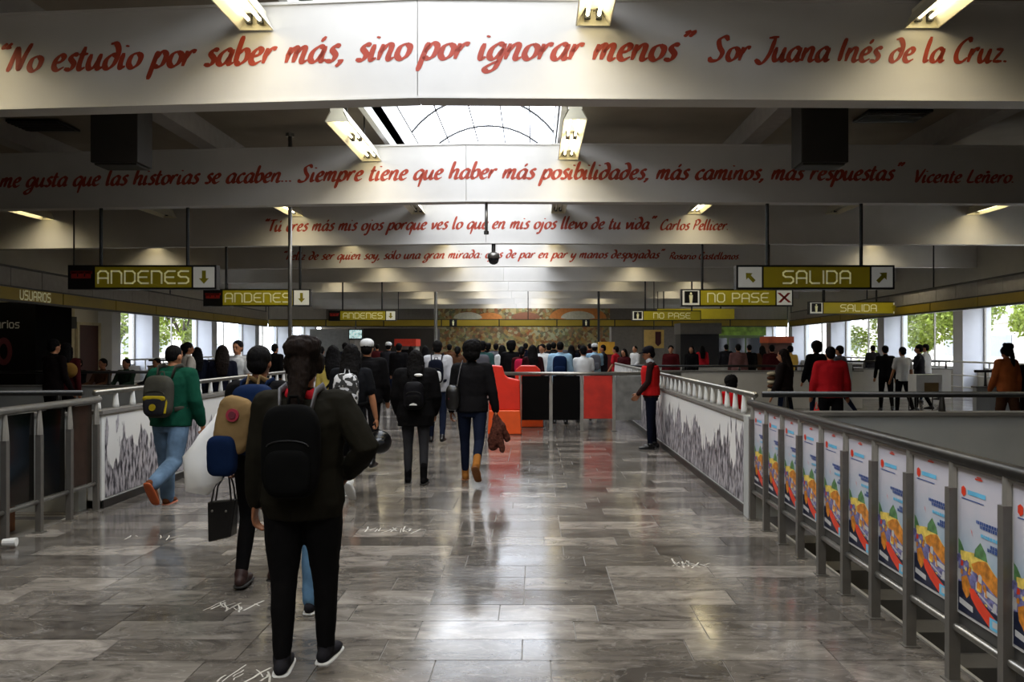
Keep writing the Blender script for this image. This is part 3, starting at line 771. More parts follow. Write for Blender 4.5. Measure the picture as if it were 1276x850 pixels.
parapet('wall_mural_left', LX-.14, LX, 8.1, 26, .95, white_m, 1.165, .36, print_m=forest_m)
parapet('wall_well_right', RX+.15, XR, 7.72, 7.86, .97, parapet_m, 1.17, 1.6)
parapet('wall_well_left', XL, LX-.15, 7.95, 8.09, .94, parapet_m, 1.17, 1.6)
parapet('wall_cross_right', RX+.14, 8.6, 21.0, 21.15, .95, wall_m, 1.1, 1.8)
parapet('wall_cross_left', -12.5, LX-.14, 26, 26.15, .95, wall_m, 1.15, 1.2)
parapet('wall_low_right', 9.6, XR, 17.4, 17.55, .72, parapet_m, 1.08, 1.5)
parapet('wall_low_far', 9.2, 12.8, 24.6, 24.75, .9, wall_m, 1.15, .9)
parapet('wall_beyond_barrier', 1.1, 8.0, 27.5, 27.7, .9, wall_m)
parapet('wall_left_low', -12.2, -7.3, 16.2, 16.35, .8, parapet_m, 1.1, 1.1)
# rail in front of the windows
def rail_fence(name, label, P0, P1, step, h=1.1, m=steel_m, group=None):
    P0, P1 = Vector(P0), Vector(P1); d = P1-P0; L = d.length
    t = empty(name, (P0.x, P0.y, 0), math.atan2(d.y, d.x), label, 'railing', group)
    for z, r in ((h, .03), (h*.6, .018), (h*.25, .018)):
        b = MB(); b.tube([(0, 0, z), (L, 0, z)], r, 8, ref=(0, 0, 1)); b.build('rail', m, t, smooth=True)
    n = max(1, round(L/step))
    for i in range(n+1):
        b = MB(); b.tube([(L*i/n, 0, 0), (L*i/n, 0, h)], .028, 8); b.build('post', m, t)
    return t
rail_fence('window_railing', 'steel rail along the right side windows', (14.0, 18.5), (14.0, 40), 1.5, 1.1, white_m)
rail_fence('window_railing', 'steel rail along the left side windows', (-15.0, 29.5), (-15.0, 46), 1.5, 1.1, white_m)

# tall steel pole, conduit, dome camera
t = empty('steel_pole', (PX(361.5, 15.3), 15.3, 0), 0, 'tall thin steel pole crossing the second ANDENES sign on the left', 'pole')
b = MB(); b.tube([(0, 0, 0), (0, 0, 5.68)], .038, 12); b.build('shaft', steel_m, t, smooth=True)
b = MB(); b.tube([(0, 0, 0), (0, 0, .02)], .1, 12); b.build('base_plate', steel_m, t)
b = MB(); b.tube([(0, 0, 5.62), (0, 0, 5.68)], .08, 12); b.build('top_plate', steel_m, t)
t = empty('conduit_pipe', (PX(606, 14.65), 14.65, 4.25), 0, 'short grey pipe hanging below the second beam', 'pipe')
b = MB(); b.tube([(0, 0, 0), (0, 0, -.55)], .028, 10); b.build('pipe', steel_m, t, smooth=True)
b = MB(); b.tube([(0, 0, -.52), (0, 0, -.58)], .045, 10); b.build('end_cap', darksteel_m, t)
t = empty('dome_camera', (PX(615, 20.6), 20.6, 4.25), 0, 'dome security camera hanging below the third beam', 'camera')
b = MB(); b.tube([(0, 0, 0), (0, 0, -.25)], .05, 10); b.build('stem', darksteel_m, t)
b = MB(); b.tube([(0, 0, -.22), (0, 0, -.27), (0, 0, -.38)], [.1, .15, .16], 16); b.build('housing', steel_m, t, smooth=True)
b = MB(); b.ball((0, 0, -.4), .14, 16, 10); b.build('dome', mat('smoked dome', '#1b1b1d', .08), t, smooth=True)
t = empty('support_post', (PX(746, 40), 40, 0), 0, 'thin far steel post right of the mural centre', 'pole')
b = MB(); b.tube([(0, 0, 0), (0, 0, 4.9)], .06, 8); b.build('shaft', darksteel_m, t)
t = empty('support_post', (PX(543, 42.5), 42.5, 0), 0, 'pale far steel post left of the mural', 'pole')
b = MB(); b.tube([(0, 0, 0), (0, 0, 4.9)], .09, 8); b.build('shaft', steel_m, t)
# hanging black boxes
def hang_box(px, label):
    Y_ = 11.5
    t = empty('hanging_box', (PX(px, Y_), Y_, 4.24), 0, label, 'loudspeaker box', 'black boxes hung between the first two beams')
    b = MB(); b.box(-.34, .34, 0, .45, .03, .95); bevel(b.build('case', mat('box black', '#2a2620', .5), t), .01)
    b = MB(); b.box(-.3, .3, .04, .41, 0, .031); b.build('grille', mat('box grille', '#2a261f', .6), t)
    b = MB(); b.box(-.17, .17, .05, .4, .95, 1.08); b.build('bracket', darksteel_m, t)
hang_box(142, 'dark box hanging under the ceiling on the left'); hang_box(1028, 'dark box hanging under the ceiling on the right')
for X, lb in ((6.25, 'dark rectangular ceiling vent on the right'), (-9.0, 'dark rectangular ceiling vent on the left')):
    t = empty('ceiling_vent', (X, 14.0 if X > 0 else 14.6, 5.66), 0, lb, 'vent')
    b = MB(); b.box(-.55, .55, -.35, .35, -.04, 0); b.build('frame', black_m, t)
    for i in range(6): b = MB(); b.box(-.5, .5, -.3+i*.1, -.25+i*.1, -.055, -.04); b.build('slat', darksteel_m, t)

# ------------------------------------------------------------------ poster railing (right)
pt = empty('poster_railing', (RX, 0, 0), 0, 'grey steel railing hung with tall colourful posters along the right side', 'railing')
ys = [3.5+.452*k for k in range(-3, 10)]
b = MB(); b.tube([(0, ys[0]-.2, 1.1), (0, ys[-1]+.1, 1.1)], (.034), 10, ref=(0, 0, 1)); b.build('handrail', darksteel_m, pt, smooth=True)
b = MB(); b.box(-.012, .03, ys[0]-.2, ys[-1], 1.055, 1.075); b.build('rail_lip', steel_m, pt)
b = MB(); b.tube([(0, ys[0]-.2, .27), (0, ys[-1], .27)], .02, 8, ref=(0, 0, 1)); b.build('lower_rail', steel_m, pt, smooth=True)
post_m = mat('grey painted steel post', '#6c6862', .45, .5, var=.08, scale=15)
pm = None
for y in ys:
    if pm is None:
        q = MB(); q.box(-.035, .02, -.022, .022, 0, .95); p = q.build('post', post_m, pt); pm = p.data
        q = MB(); q.tube([(0, 0, .95), (0, 0, 1.09)], [.026, .024], 8); s2 = q.build('post_top', mat('pale steel', '#a09c94', .4, .6), p); sm = s2.data
        q = MB(); q.box(-.05, .04, -.04, .04, 0, .008); s3 = q.build('foot_plate', post_m, p); fm = s3.data
    else:
        p = bpy.data.objects.new('post', pm); C.objects.link(p); p.parent = pt
        for nm, me_ in (('post_top', sm), ('foot_plate', fm)):
            s2 = bpy.data.objects.new(nm, me_); C.objects.link(s2); s2.parent = p
    p.location = (0, y, 0)
def poster_print():
    m = bpy.data.materials.new('poster sky print'); m.use_nodes = True
    n = m.node_tree.nodes; l = m.node_tree.links; p = n['Principled BSDF']; p.inputs['Roughness'].default_value = .35
    t = n.new('ShaderNodeTexCoord'); s_ = n.new('ShaderNodeSeparateXYZ'); l.new(t.outputs['Object'], s_.inputs[0])
    nz = n.new('ShaderNodeTexNoise'); nz.inputs['Scale'].default_value = 7; l.new(t.outputs['Object'], nz.inputs['Vector'])
    a = n.new('ShaderNodeMath'); a.operation = 'MULTIPLY_ADD'; a.inputs[1].default_value = .22; l.new(nz.outputs['Fac'], a.inputs[0]); l.new(s_.outputs['Z'], a.inputs[2])
    r = n.new('ShaderNodeValToRGB'); e = r.color_ramp.elements; e[0].position = .62; e[0].color = srgb('#7fa3b4')+(1,); e[1].position = 1.0; e[1].color = srgb('#c2bec6')+(1,)
    l.new(a.outputs[0], r.inputs['Fac']); l.new(r.outputs[0], p.inputs['Base Color']); return m
PM = [poster_print(), mat('poster navy', '#131a33', .35, var=.5, scale=30), mat('poster orange', '#c47a24', .35, var=.5, scale=25), mat('poster red', '#d83a1e', .35, var=.15), mat('poster cyan', '#62b4d8', .35),
      mat('poster blue', '#33508f', .35, var=.2), mat('poster violet', '#6d6a98', .35, var=.6, scale=35), mat('poster white', '#b8b6b4', .35), mat('poster green', '#4f7a4a', .35, var=.4, scale=30), mat('poster pale yellow', '#dfc25a', .35, var=.3, scale=30)]
def poster_mesh():
    """poster facing -X, local y 0..w (far to near is -y), z 0..h ; u runs left to right as read by the walker = from +y to -y"""
    b = MB(); W, Hh = .385, .70; lay = [0]
    def poly(mi, pts):
        b.cur = mi; lay[0] += 1; x = -.00004*lay[0]-.0003
        b.add([(x, (1-u)*W, .38+v*Hh) for u, v in pts], [tuple(range(len(pts)))])
    b.cur = 7; b.box(0, .004, -.012, W+.012, .365, .38+Hh+.005)
    def rect(mi, u0, u1, v0, v1, sk=0): poly(mi, [(u0, v0), (u1, v0+sk), (u1, v1+sk), (u0, v1)])
    rect(0, 0, 1, 0, 1)
    r = random.Random(11)
    # skyline of a domed building and the crowd
    poly(8, [(0,.36),(.0,.5),(.06,.48),(.12,.44),(.16,.4),(.2,.34)])
    poly(9, [(.05,.3),(.05,.42),(.2,.43),(.32,.44),(.45,.44),(.6,.44),(.75,.38),(1,.3),(1,.18),(.5,.2)])
    poly(8, [(.36,.42),(.38,.47),(.44,.5),(.5,.53),(.56,.5),(.62,.47),(.65,.42)])
    poly(2, [(.3,.36),(.45,.40),(.62,.42),(.8,.36),(1,.32),(1,.16),(.7,.2),(.4,.28)])
    poly(6, [(0,.36),(.15,.36),(.3,.32),(.5,.30),(.75,.24),(1,.2),(1,.0),(0,.0)])
    for i in range(40):
        u = r.uniform(.02, .95); v = .33-.2*u+r.uniform(-.1, .06); s_ = r.uniform(.02, .05)
        poly(r.choice([2, 9, 5, 7, 6, 1, 3]), [(u-s_, v-s_*.6), (u+s_*.8, v-s_*.7), (u+s_, v+s_*.4), (u, v+s_*.7), (u-s_*.9, v+s_*.4)])
    poly(1, [(0,.20),(.2,.22),(.45,.16),(.7,.12),(1,.1),(1,0),(0,0)])
    poly(2, [(.08,.24),(.2,.27),(.3,.2),(.26,.14),(.2,.11),(.1,.16)])
    poly(3, [(.26,.19),(.36,.2),(.62,.12),(.9,.06),(.98,.0),(.72,.0),(.45,.07),(.3,.13)])
    poly(7, [(.45,.18),(.95,.1),(.95,.11),(.45,.195)])
    rect(7, .03, .34, .055, .095, -.02); rect(7, .64, .95, .2, .235, -.02); rect(4, .7, .93, .0, .075); rect(7, .76, .88, .02, .06)
    # small emblem and lines of print too small to read
    poly(3, [(.08,.82),(.13,.8),(.18,.82),(.18,.86),(.13,.875),(.08,.86)])
    rect(4, .22, .62, .825, .855); rect(5, .08, .58, .785, .792)
    for u0, u1, v in ((.42,.93,.66),(.5,.96,.635),(.52,.95,.58),(.72,.95,.53),(.66,.93,.505)):
        u = u0
        while u < u1-.02:
            w_ = r.uniform(.02, .05); rect(5 if v != .58 else 4, u, min(u+w_, u1), v-.01, v+.012); u += w_+.012
    poly(3, [(.3,.6),(.34,.55),(.33,.58)]); rect(3, .4, .56, .94, .95); rect(3, .43, .53, .955, .962)
    return b
pb = poster_mesh().build('poster', PM, None); pdata = pb.data; bpy.data.objects.remove(pb)
dkp = mat('dark backing board', '#3a3835', .6)
bmesh_ = MB(); bmesh_.box(.012, .02, .03, .425, .29, 1.05); bo = bmesh_.build('backing_board', dkp, None); bd = bo.data; bpy.data.objects.remove(bo)
ordn = ['', '', '', 'nearest', 'second nearest', 'third nearest', 'fourth nearest', 'fifth nearest', 'sixth nearest', 'seventh nearest', 'eighth nearest', 'ninth nearest', 'farthest']
for i in range(len(ys)-1):
    bo = bpy.data.objects.new('backing_board', bd); C.objects.link(bo); bo.parent = pt; bo.location = (0, ys[i], 0)
    p = bpy.data.objects.new('poster', pdata); C.objects.link(p); p.location = (.005, ys[i]+.034, -.02 if i != 4 else .0); p.parent = pt

# ------------------------------------------------------------------ left railing with smoked panels
lt = empty('glass_railing', (LX, 0, 0), 0, 'steel railing with dark smoked panels along the left side', 'railing')
ysl = [7.99-.46*k for k in range(0, 12)]
b = MB(); b.tube([(0, ysl[-1], 1.105), (0, 8.05, 1.105)], .034, 10, ref=(0, 0, 1)); b.build('handrail', steel_m, lt, smooth=True)
b = MB(); b.tube([(0, ysl[-1], .27), (0, 8.0, .27)], .02, 8, ref=(0, 0, 1)); b.build('lower_rail', steel_m, lt, smooth=True)
for y in ysl:
    q = MB(); q.box(-.02, .03, -.022, .022, 0, .86); p = q.build('post', post_m, lt); p.location = (0, y, 0)
    q = MB(); q.tube([(.005, 0, .86), (.005, 0, .9), (.005, 0, 1.08)], [.03, .03, .015], 8); q.build('post_top', M['pale steel'], p)
    q = MB(); q.box(-.04, .05, -.04, .04, 0, .008); q.build('foot_plate', post_m, p)
brown_glass = mat('brown panel', '#2b211a', .3, var=.4, scale=12)
for i in range(len(ysl)-1):
    q = MB(); q.box(-.03, -.022, ysl[i+1]+.03, ysl[i]-.03, .29, 1.06); q.build('panel', brown_glass if i == 0 else dark_glass, lt)
t = empty('cardboard_box', (-4.72, 7.0, 0), 0, 'brown cardboard box on the floor behind the left railing', 'box')
b = MB(); b.box(-.15, .1, -.1, .15, 0, .3); b.build('carton', mat('cardboard', '#8a5b3c', .8), t)
b = MB(); b.box(-.15, .1, .0, .05, .3, .303); b.build('packing_tape', mat('tape', '#a58a60', .4), t)
b = MB(); b.box(-4.9, -4.45, 6.4, 7.6, -.25, -.005); struct('landing', b, grout_m)
t = empty('paper_cup', (-4.25, 6.5, .02), 0, 'small white crumpled cup on the floor by the left railing post', 'cup')
b = MB(); b.tube([(-.05, 0, .03), (.05, .02, .03)], [.028, .036], 10, ref=(0, 0, 1)); b.build('cup', white_m, t)

# ------------------------------------------------------------------ cross barrier with hung boards
bt = empty('cross_railing', (0, 15.4, 0), 0, 'steel railing across the walkway hung with red, black and grey boards', 'railing')
xs = [PX(v, 15.4) for v in (609, 648, 686.5, 725, 765, 806, 848)]
b = MB(); b.tube([(xs[0], 0, 1.1), (xs[-1], 0, 1.1)], .035, 10, ref=(0, 0, 1)); b.build('handrail', steel_m, bt, smooth=True)
b = MB(); b.tube([(xs[0], 0, .25), (xs[-1], 0, .25)], .02, 8, ref=(0, 0, 1)); b.build('lower_rail', steel_m, bt, smooth=True)
for x in xs:
    q = MB(); q.box(x-.03, x+.03, -.03, .03, 0, .9); q.tube([(x, 0, .9), (x, 0, 1.09)], [.035, .02], 8); p = q.build('post', M['pale steel'], bt)
    q = MB(); q.box(x-.05, x+.05, -.05, .05, 0, .01); q.build('foot_plate', post_m, p)
bm_ = [None, mat('black board', '#070606', .9, spec=.1), M['black board'], mat('red board', '#b5281a', .5, var=.25, scale=4), mat('grey board', '#6e6d69', .45, var=.35, scale=5), M['grey board']]
for i in range(1, 6):
    q = MB(); q.box(xs[i]+.035, xs[i+1]-.035, -.02, 0, .21 if i != 3 else .24, 1.06); q.build('board', bm_[i], bt)
# plastic traffic barrier
red_pl = mat('red plastic', '#d42a14', .4, var=.08); orange_pl = mat('orange plastic', '#e2541a', .4, var=.08)
t = empty('plastic_barrier', (PX(629, 14.9), 14.9, 0), 0, 'upright red and orange plastic barrier standing at the left end of the cross railing', 'barrier')
b = MB(); b.prism([(-.29,.45),(.29,.45),(.28,1.0),(.05,1.05),(.0,1.1),(-.05,1.26),(-.24,1.28),(-.29,1.2)], -.1, .1); bevel(b.build('upper_shell', red_pl, t), .02)
b = MB(); b.prism([(-.31,0),(.31,0),(.29,.45),(-.29,.45)], -.14, .14); bevel(b.build('lower_shell', orange_pl, t), .02)
t = empty('plastic_barrier', (PX(658, 16.2), 16.2, 0), 0, 'red plastic barrier behind the black board of the cross railing', 'barrier')
b = MB(); b.prism([(-.29,.4),(.29,.4),(.25,1.15),(.15,1.24),(-.15,1.24),(-.25,1.15)], -.1, .1); bevel(b.build('upper_shell', red_pl, t), .02)
b = MB(); b.prism([(-.31,0),(.31,0),(.29,.4),(-.29,.4)], -.14, .14); bevel(b.build('lower_shell', orange_pl, t), .02)

# ------------------------------------------------------------------ far kiosks
def kiosk(name, label, px0, px1, y, z1, Y_, mats, cat='kiosk', depth=1.2, top=None, z0=0):
    X0, X1 = PX(px0, Y_), PX(px1, Y_)
    t = empty(name, ((X0+X1)/2, Y_, 0), 0, label, cat); w2 = (X1-X0)/2
    b = MB(); b.box(-w2, w2, 0, depth, z0, z1); b.build('body', mats[0], t)
    if len(mats) > 1: b = MB(); b.box(-w2-.05, w2+.05, -.25, depth, z1, z1+(top or .35)); b.build('canopy', mats[1], t)
    if len(mats) > 2:
        n = max(1, int(w2*2/.8))
        for i in range(n): b = MB(); b.box(-w2+.1+i*(2*w2-.1)/n, -w2+(i+1)*(2*w2-.1)/n, -.02, 0, .95, z1-.15); b.build('display_window', mats[2], t)
    return t
dark_win = mat('dark shop glass', '#15171a', .1); grey_k = mat('grey kiosk', '#8c8a86', .5); cream_k = mat('cream sign', '#c8a860', .5)
kiosk('ticket_kiosk', 'small white kiosk with a red canopy left of the mural', 494, 518, 0, 1.6, 36, [grey_k, mat('red canopy', '#c8321c', .5), dark_win], top=.32)
kiosk('dark_shop', 'dark shop front behind the crowd left of the mural', 450, 545, 0, 2.6, 46, [mat('dark shop wall', '#1d1816', .7)])
kiosk('pale_wall_cabinet', 'pale cabinet wall far left behind the crowd', 386, 436, 0, 2.6, 48, [grey_k])
kiosk('grey_pillar', 'broad grey pillar right of the mural', 762, 800, 0, 2.9, 44.5, [mat('pillar grey', '#6f6b66', .6)], 'pillar')
kiosk('dark_newsstand', 'black newsstand with goods right of the hanging poster', 848, 896, 0, 2.1, 33, [mat('newsstand black', '#100e0e', .6), mat('newsstand grey', '#56524d', .6)], top=.45)
kiosk('green_shop', 'green shop front with an added glow at the far right end', 884, 952, 0, 2.2, 46, [mat('green shop wall', '#4c5a3e', .5, emit=.25), mat('green fascia', '#5f7a2a', .5, var=.6, scale=3, emit=.25), dark_win], top=.5)  # wall and fascia colours carry a low added glow
kiosk('orange_stall', 'stall with an orange awning at the far right', 957, 986, 0, 1.75, 38, [mat('stall dark', '#5a3324', .6), mat('orange awning', '#cc5a2c', .6)], top=.3)
kiosk('white_counter', 'long low pale counter behind the right mural wall', 846, 920, 0, .62, 25.5, [wall_m], 'counter', depth=.7)
kiosk('grey_cabinet', 'grey metal cabinet at the right of the cross parapet', 1048, 1062, 0, 1.2, 20.0, [parapet_m], 'cabinet', depth=.5)
t = empty('wall_screen', (PX(443, 40), 40, 2.0), 0, 'bright screen above the crowd left of the red kiosk', 'screen')
b = MB(); b.box(-.35, .35, 0, .08, -.1, .45); b.build('case', black_m, t)
b = MB(); b.box(-.31, .31, -.005, 0, -.02, .4); b.build('screen', mat('lit screen', '#a8c4cc', .3, var=.8, scale=8, emit=1.0), t)
b = MB(); b.tube([(0, .04, .4), (0, .04, 1.1)], .03, 8); b.build('bracket', black_m, t)
t = empty('hanging_poster', (PX(815, 34), 34, PZ(434, 34)), 0, 'cream hanging poster with a dark red pennant right of the pillar', 'poster')
b = MB(); b.box(-.42, .42, 0, .04, 0, .78); b.build('board', cream_k, t)
b = MB(); b.add([(.05,-.004,.7),(.3,-.004,.7),(.3,-.004,.2),(.17,-.004,.08),(.05,-.004,.2)], [(4,3,2,1,0)]); b.build('pennant', mat('dark red print', '#3f0d12', .5), t)
b = MB(); b.tube([(0, .02, .78), (0, .02, 5.7-PZ(434, 34))], .02, 6); b.build('hanger', black_m, t)
t = empty('bunting_stand', (PX(756, 26), 26, 0), 0, 'yellow topped stand behind the cross railing', 'stand')
b = MB(); b.box(-.3, .3, 0, .4, 0, 1.35); b.build('body', mat('stand red', '#6a1c14', .6), t)
b = MB(); b.box(-.26, .26, -.02, .3, 1.35, 1.75); b.build('header', mat('stand yellow', '#c8962c', .5), t)

# ------------------------------------------------------------------ outdoors seen through the side windows
b = MB(); b.box(XR+.5, 90, -10, 120, -.4, -.3); struct('ground_outside_right', b, mat('pale paving', '#c9c6be', .8))
b = MB(); b.box(-90, XL-.5, -10, 120, -.4, -.3); struct('ground_outside_left', b, mat('pale paving', '#c9c6be', .8))
bark = mat('tree bark', '#4a4036', .9, bump=.3); leafs = [mat('leaf yellow green', '#7c8c2e', .6, var=.35, scale=2), mat('leaf green', '#466a28', .6, var=.35, scale=2), mat('leaf dull green', '#474c2c', .6, var=.35, scale=2), mat('leaf golden', '#a8821e', .6, var=.3, scale=2)]
def foliage_mesh(seed, n=5500):
    r = random.Random(seed); b = MB(); cl = [(r.uniform(-1.9, 1.9), r.uniform(-1.9, 1.9), r.uniform(2.0, 5.0), r.uniform(.6, 1.2)) for _ in range(14)]
    for i in range(n):
        c = r.choice(cl); v = Vector((r.gauss(0, 1), r.gauss(0, 1), r.gauss(0, .8))).normalized()*c[3]*r.uniform(.5, 1)
        p = Vector(c[:3])+v; u = Vector((r.gauss(0, 1), r.gauss(0, 1), r.gauss(0, 1))).normalized(); w_ = u.orthogonal().normalized(); s_ = r.uniform(.08, .16)
        b.add([p-u*s_, p+w_*s_*.5, p+u*s_, p-w_*s_*.5], [(0, 1, 2, 3)])
    return b
fol = []
for sd in (1, 2, 3):
    o = foliage_mesh(sd).build('foliage', leafs[0]); fol.append(o.data); bpy.data.objects.remove(o)
def tree(x, y, label, mi, seed, lean=0, sc=1):
    r = random.Random(seed); t = empty('street_tree', (x, y, -.35), r.uniform(0, 6), label, 'tree', 'trees outside the side windows'); t.scale = (sc, sc, sc)
    b = MB(); top = Vector((lean, .2, 2.6)); b.tube([(0, 0, 0), (lean*.4, .05, 1.2), top], [.2, .15, .12], 8)
    for i in range(5):
        a = r.uniform(0, 6.3); e = top+Vector((math.cos(a)*1.3, math.sin(a)*1.3, r.uniform(.8, 1.9))); b.tube([top-Vector((0, 0, .3*r.random())), (top+e)/2+Vector((0, 0, .15)), e], [.08, .05, .02], 6)
    b.build('trunk', bark, t)
    f = bpy.data.objects.new('foliage', fol[seed % 3]); C.objects.link(f); f.parent = t; tag(f, kind='stuff')
    f.material_slots[0].link = 'OBJECT'; f.material_slots[0].material = leafs[mi]
tree(20, 20.5, 'golden leafed tree outside the nearest right window', 3, 1)
tree(20.5, 27.5, 'yellow green tree outside the second right window', 1, 2, .5)
tree(26.5, 33.0, 'bushy green tree farther outside the second right window', 1, 3)
tree(20.5, 37.5, 'yellow green tree outside the third right window', 0, 4)
tree(20.5, 45.5, 'yellow green tree outside the far right window', 0, 5)
tree(27, 24.5, 'tall green tree behind the golden one on the right', 0, 6)
tree(-26, 33.5, 'dull green tree outside the nearest left window', 2, 7)
tree(-21, 39.5, 'leaning tree outside the middle left window', 0, 8, 1.2)
tree(-21, 48.5, 'bright yellow green tree outside the third left window', 0, 9)
tree(-28, 43.5, 'dull green tree behind the leaning one on the left', 2, 10)
# far plain buildings across the street
for sx, lb in ((34, 'low pale building across the street on the right'), (-36, 'low grey building across the street on the left')):
    t = empty('far_building', (sx, 45, -.3), 0, lb, 'building')
    b = MB(); b.box(-3, 3, -38, 55, 0, 3.4); b.build('wall', mat('far wall', '#cfc8bf' , .8), t)
    b = MB(); b.box(-3.2, 3.2, -38.2, 55.2, 3.4, 4.2); b.build('roof', mat('far roof', '#a5a09b', .8), t)
    for i in range(14):
        b = MB(); s_ = -1 if sx > 0 else 1; b.box(min(s_*3, s_*3.05), max(s_*3, s_*3.05), -35+i*6, -32.5+i*6, 1.2, 2.6); b.build('window', mat('far window', '#7d8288', .3), t)
# ------------------------------------------------------------------ people
def cloth(name, col, var=.18, scale=5, rough=.85): return mat(name, col, rough, var=var, scale=scale, bump=.25, spec=.06)
PEND = []
tex = bpy.data.textures.new('folds', 'CLOUDS'); tex.noise_scale = .09; tex.noise_depth = 2
texh = bpy.data.textures.new('strands', 'CLOUDS'); texh.noise_scale = .03; texh.noise_depth = 2
def solid(name, mb, m, parent, vox=.012, smooth=3, fold=0, tx=None):
    o = mb.build(name, m, parent, smooth=True)
    r = o.modifiers.new('r', 'REMESH'); r.mode = 'VOXEL'; r.voxel_size = vox; r.use_smooth_shade = True
    if smooth:
        s_ = o.modifiers.new('s', 'SMOOTH'); s_.factor = .5; s_.iterations = smooth
    if fold:
        d = o.modifiers.new('d', 'DISPLACE'); d.texture = tx or tex; d.strength = fold; d.mid_level = .5; d.texture_coords = 'LOCAL'
    PEND.append(o); return o
def flush():
    bpy.context.view_layer.update(); dg = bpy.context.evaluated_depsgraph_get()
    res = [(o, bpy.data.meshes.new_from_object(o.evaluated_get(dg))) for o in PEND]
    for o, me in res:
        old = o.data; o.modifiers.clear(); o.data = me; me.name = o.name; bpy.data.meshes.remove(old)
    PEND.clear()
def rx(v, a): return Vector((v.x, v.y*math.cos(a)-v.z*math.sin(a), v.y*math.sin(a)+v.z*math.cos(a)))
class Pose: pass
def pose(H, legs, arms, lean=0, wide=1, sit=False):
    """legs: ((hip flexion, knee flexion, spread), ...) left, right; arms: ((flexion, spread, elbow, inward), ...) in degrees"""
    k = H/1.7; p = Pose(); p.k = k; p.H = H; p.lean = math.radians(lean); p.wide = wide
    hipz = .90
    p.leg = []
    for s_, (hf, kf, ab) in zip((-1, 1), legs):
        hf, kf, ab = map(math.radians, (hf, kf, ab))
        hip = Vector((s_*.09*wide, 0, hipz))
        d = Vector((math.sin(ab)*s_, math.sin(hf), -math.cos(hf))).normalized(); knee = hip+d*.42
        a = hf-kf; d2 = Vector((math.sin(ab)*s_*.6, math.sin(a), -math.cos(a))).normalized(); ank = knee+d2*.40
        fa = a*.95 if kf > math.radians(28) and not sit else 0
        toe = Vector((s_*.12, math.cos(fa), math.sin(fa))).normalized(); dn = Vector((0, math.sin(fa), -math.cos(fa)))
        p.leg.append([hip, knee, ank, toe, dn])
    low = min(min((l[2]+l[4]*.085).z, (l[2]+l[4]*.085+l[3]*.15).z) for l in p.leg)
    p.dz = -low
    for l in p.leg:
        for i in range(3): l[i] = l[i]+Vector((0, 0, p.dz))
    p.arm = []
    for s_, (fl, sp, el, inw) in zip((-1, 1), arms):
        fl, sp, el, inw = map(math.radians, (fl, sp, el, inw))
        sh = p.T(Vector((s_*.175*wide, 0, 1.40)))
        fl2 = fl
        d = Vector((s_*math.sin(sp), math.sin(fl2)*math.cos(sp), -math.cos(fl2)*math.cos(sp))).normalized(); e = sh+d*.28
        a = fl2+el; d2 = Vector((s_*math.sin(sp)*.6-s_*math.sin(inw), math.sin(a), -math.cos(a))).normalized(); w_ = e+d2*.25
        p.arm.append([sh, e, w_, d2])
    return p
def _T(p, v):
    """torso point: lean about the hips and lift with the legs"""
    q = Vector(v); q = Vector((q.x, q.y, q.z-.9)); q = rx(q, -p.lean); q.z += .9+p.dz; return q
Pose.T = lambda p, v: _T(p, v)
TORSO = [(.78,.135,.10),(.88,.165,.118),(.97,.155,.112),(1.06,.14,.105),(1.18,.155,.112),(1.30,.172,.118),(1.38,.165,.10),(1.43,.11,.075)]
def torso(b, p, z0, z1, inf, low=None):
    pts = []; rad = []
    zs = [t for t in TORSO if t[0] > z0+.03 and t[0] < z1-.01]
    def at(z):
        for a, c in zip(TORSO[:-1], TORSO[1:]):
            if a[0] <= z <= c[0]:
                u = (z-a[0])/(c[0]-a[0]); return (a[1]+(c[1]-a[1])*u, a[2]+(c[2]-a[2])*u)
        return TORSO[0][1:] if z < TORSO[0][0] else TORSO[-1][1:]
    for z in [z0]+[t[0] for t in zs]+[z1]:
        r = at(z); e = inf
        if low and z < .95: e = inf+low*(.95-z)/max(.05, .95-z0)
        pts.append(p.T((0, 0, z))); rad.append(((r[0]+e)*p.wide, r[1]+e))
    b.tube(pts, rad, 16, True, (0, 1, 0))
def hand(b, wrist, d, s_, curl, grip=0):
    u = d.normalized(); n = Vector((-s_, 0, 0)); n = (n-u*n.dot(u)).normalized(); f = u.cross(n).normalized()
    if f.y < 0: f = -f
    c = wrist+u*.05
    rot = Matrix((f, n, u)).transposed()
    b.ball(c, (.040, .015, .052), 12, 8, .85, rot)
    for i in range(4):
        L = (.036, .042, .038, .030)[3-i]*1.0; o = c+u*.042+f*((i-1.5)*.0205)
        P = [o-u*.015, o]; a = math.radians(curl*.5)
        for j, q in enumerate((1, .72, .6)):
            P.append(P[-1]+(u*math.cos(a)+n*math.sin(a))*L*q); a += math.radians(curl)
        b.limb(P, [.0098, .0095, .009, .0083, .0075], 8)
    a = math.radians(35+grip*20); o = wrist+u*.025+f*.028
    d1 = (u*math.cos(a)*.8+f*math.sin(a)+n*.35).normalized(); d2 = (u*.8+f*(.2-grip*.4)+n*(.5+grip*.5)).normalized()
    b.limb([o, o+d1*.038, o+d1*.038+d2*.03, o+d1*.038+d2*.052], [.013, .0115, .010, .0085], 8)
def headpts(b, p, hy, hp):
    """map a ball at head coordinates to the turned head"""
    piv = Vector((0, 0, 1.50)); R3 = Matrix.Rotation(math.radians(hy), 3, 'Z') @ Matrix.Rotation(math.radians(hp), 3, 'X')
    return lambda c: p.T(piv+R3 @ (Vector(c)-piv)), R3
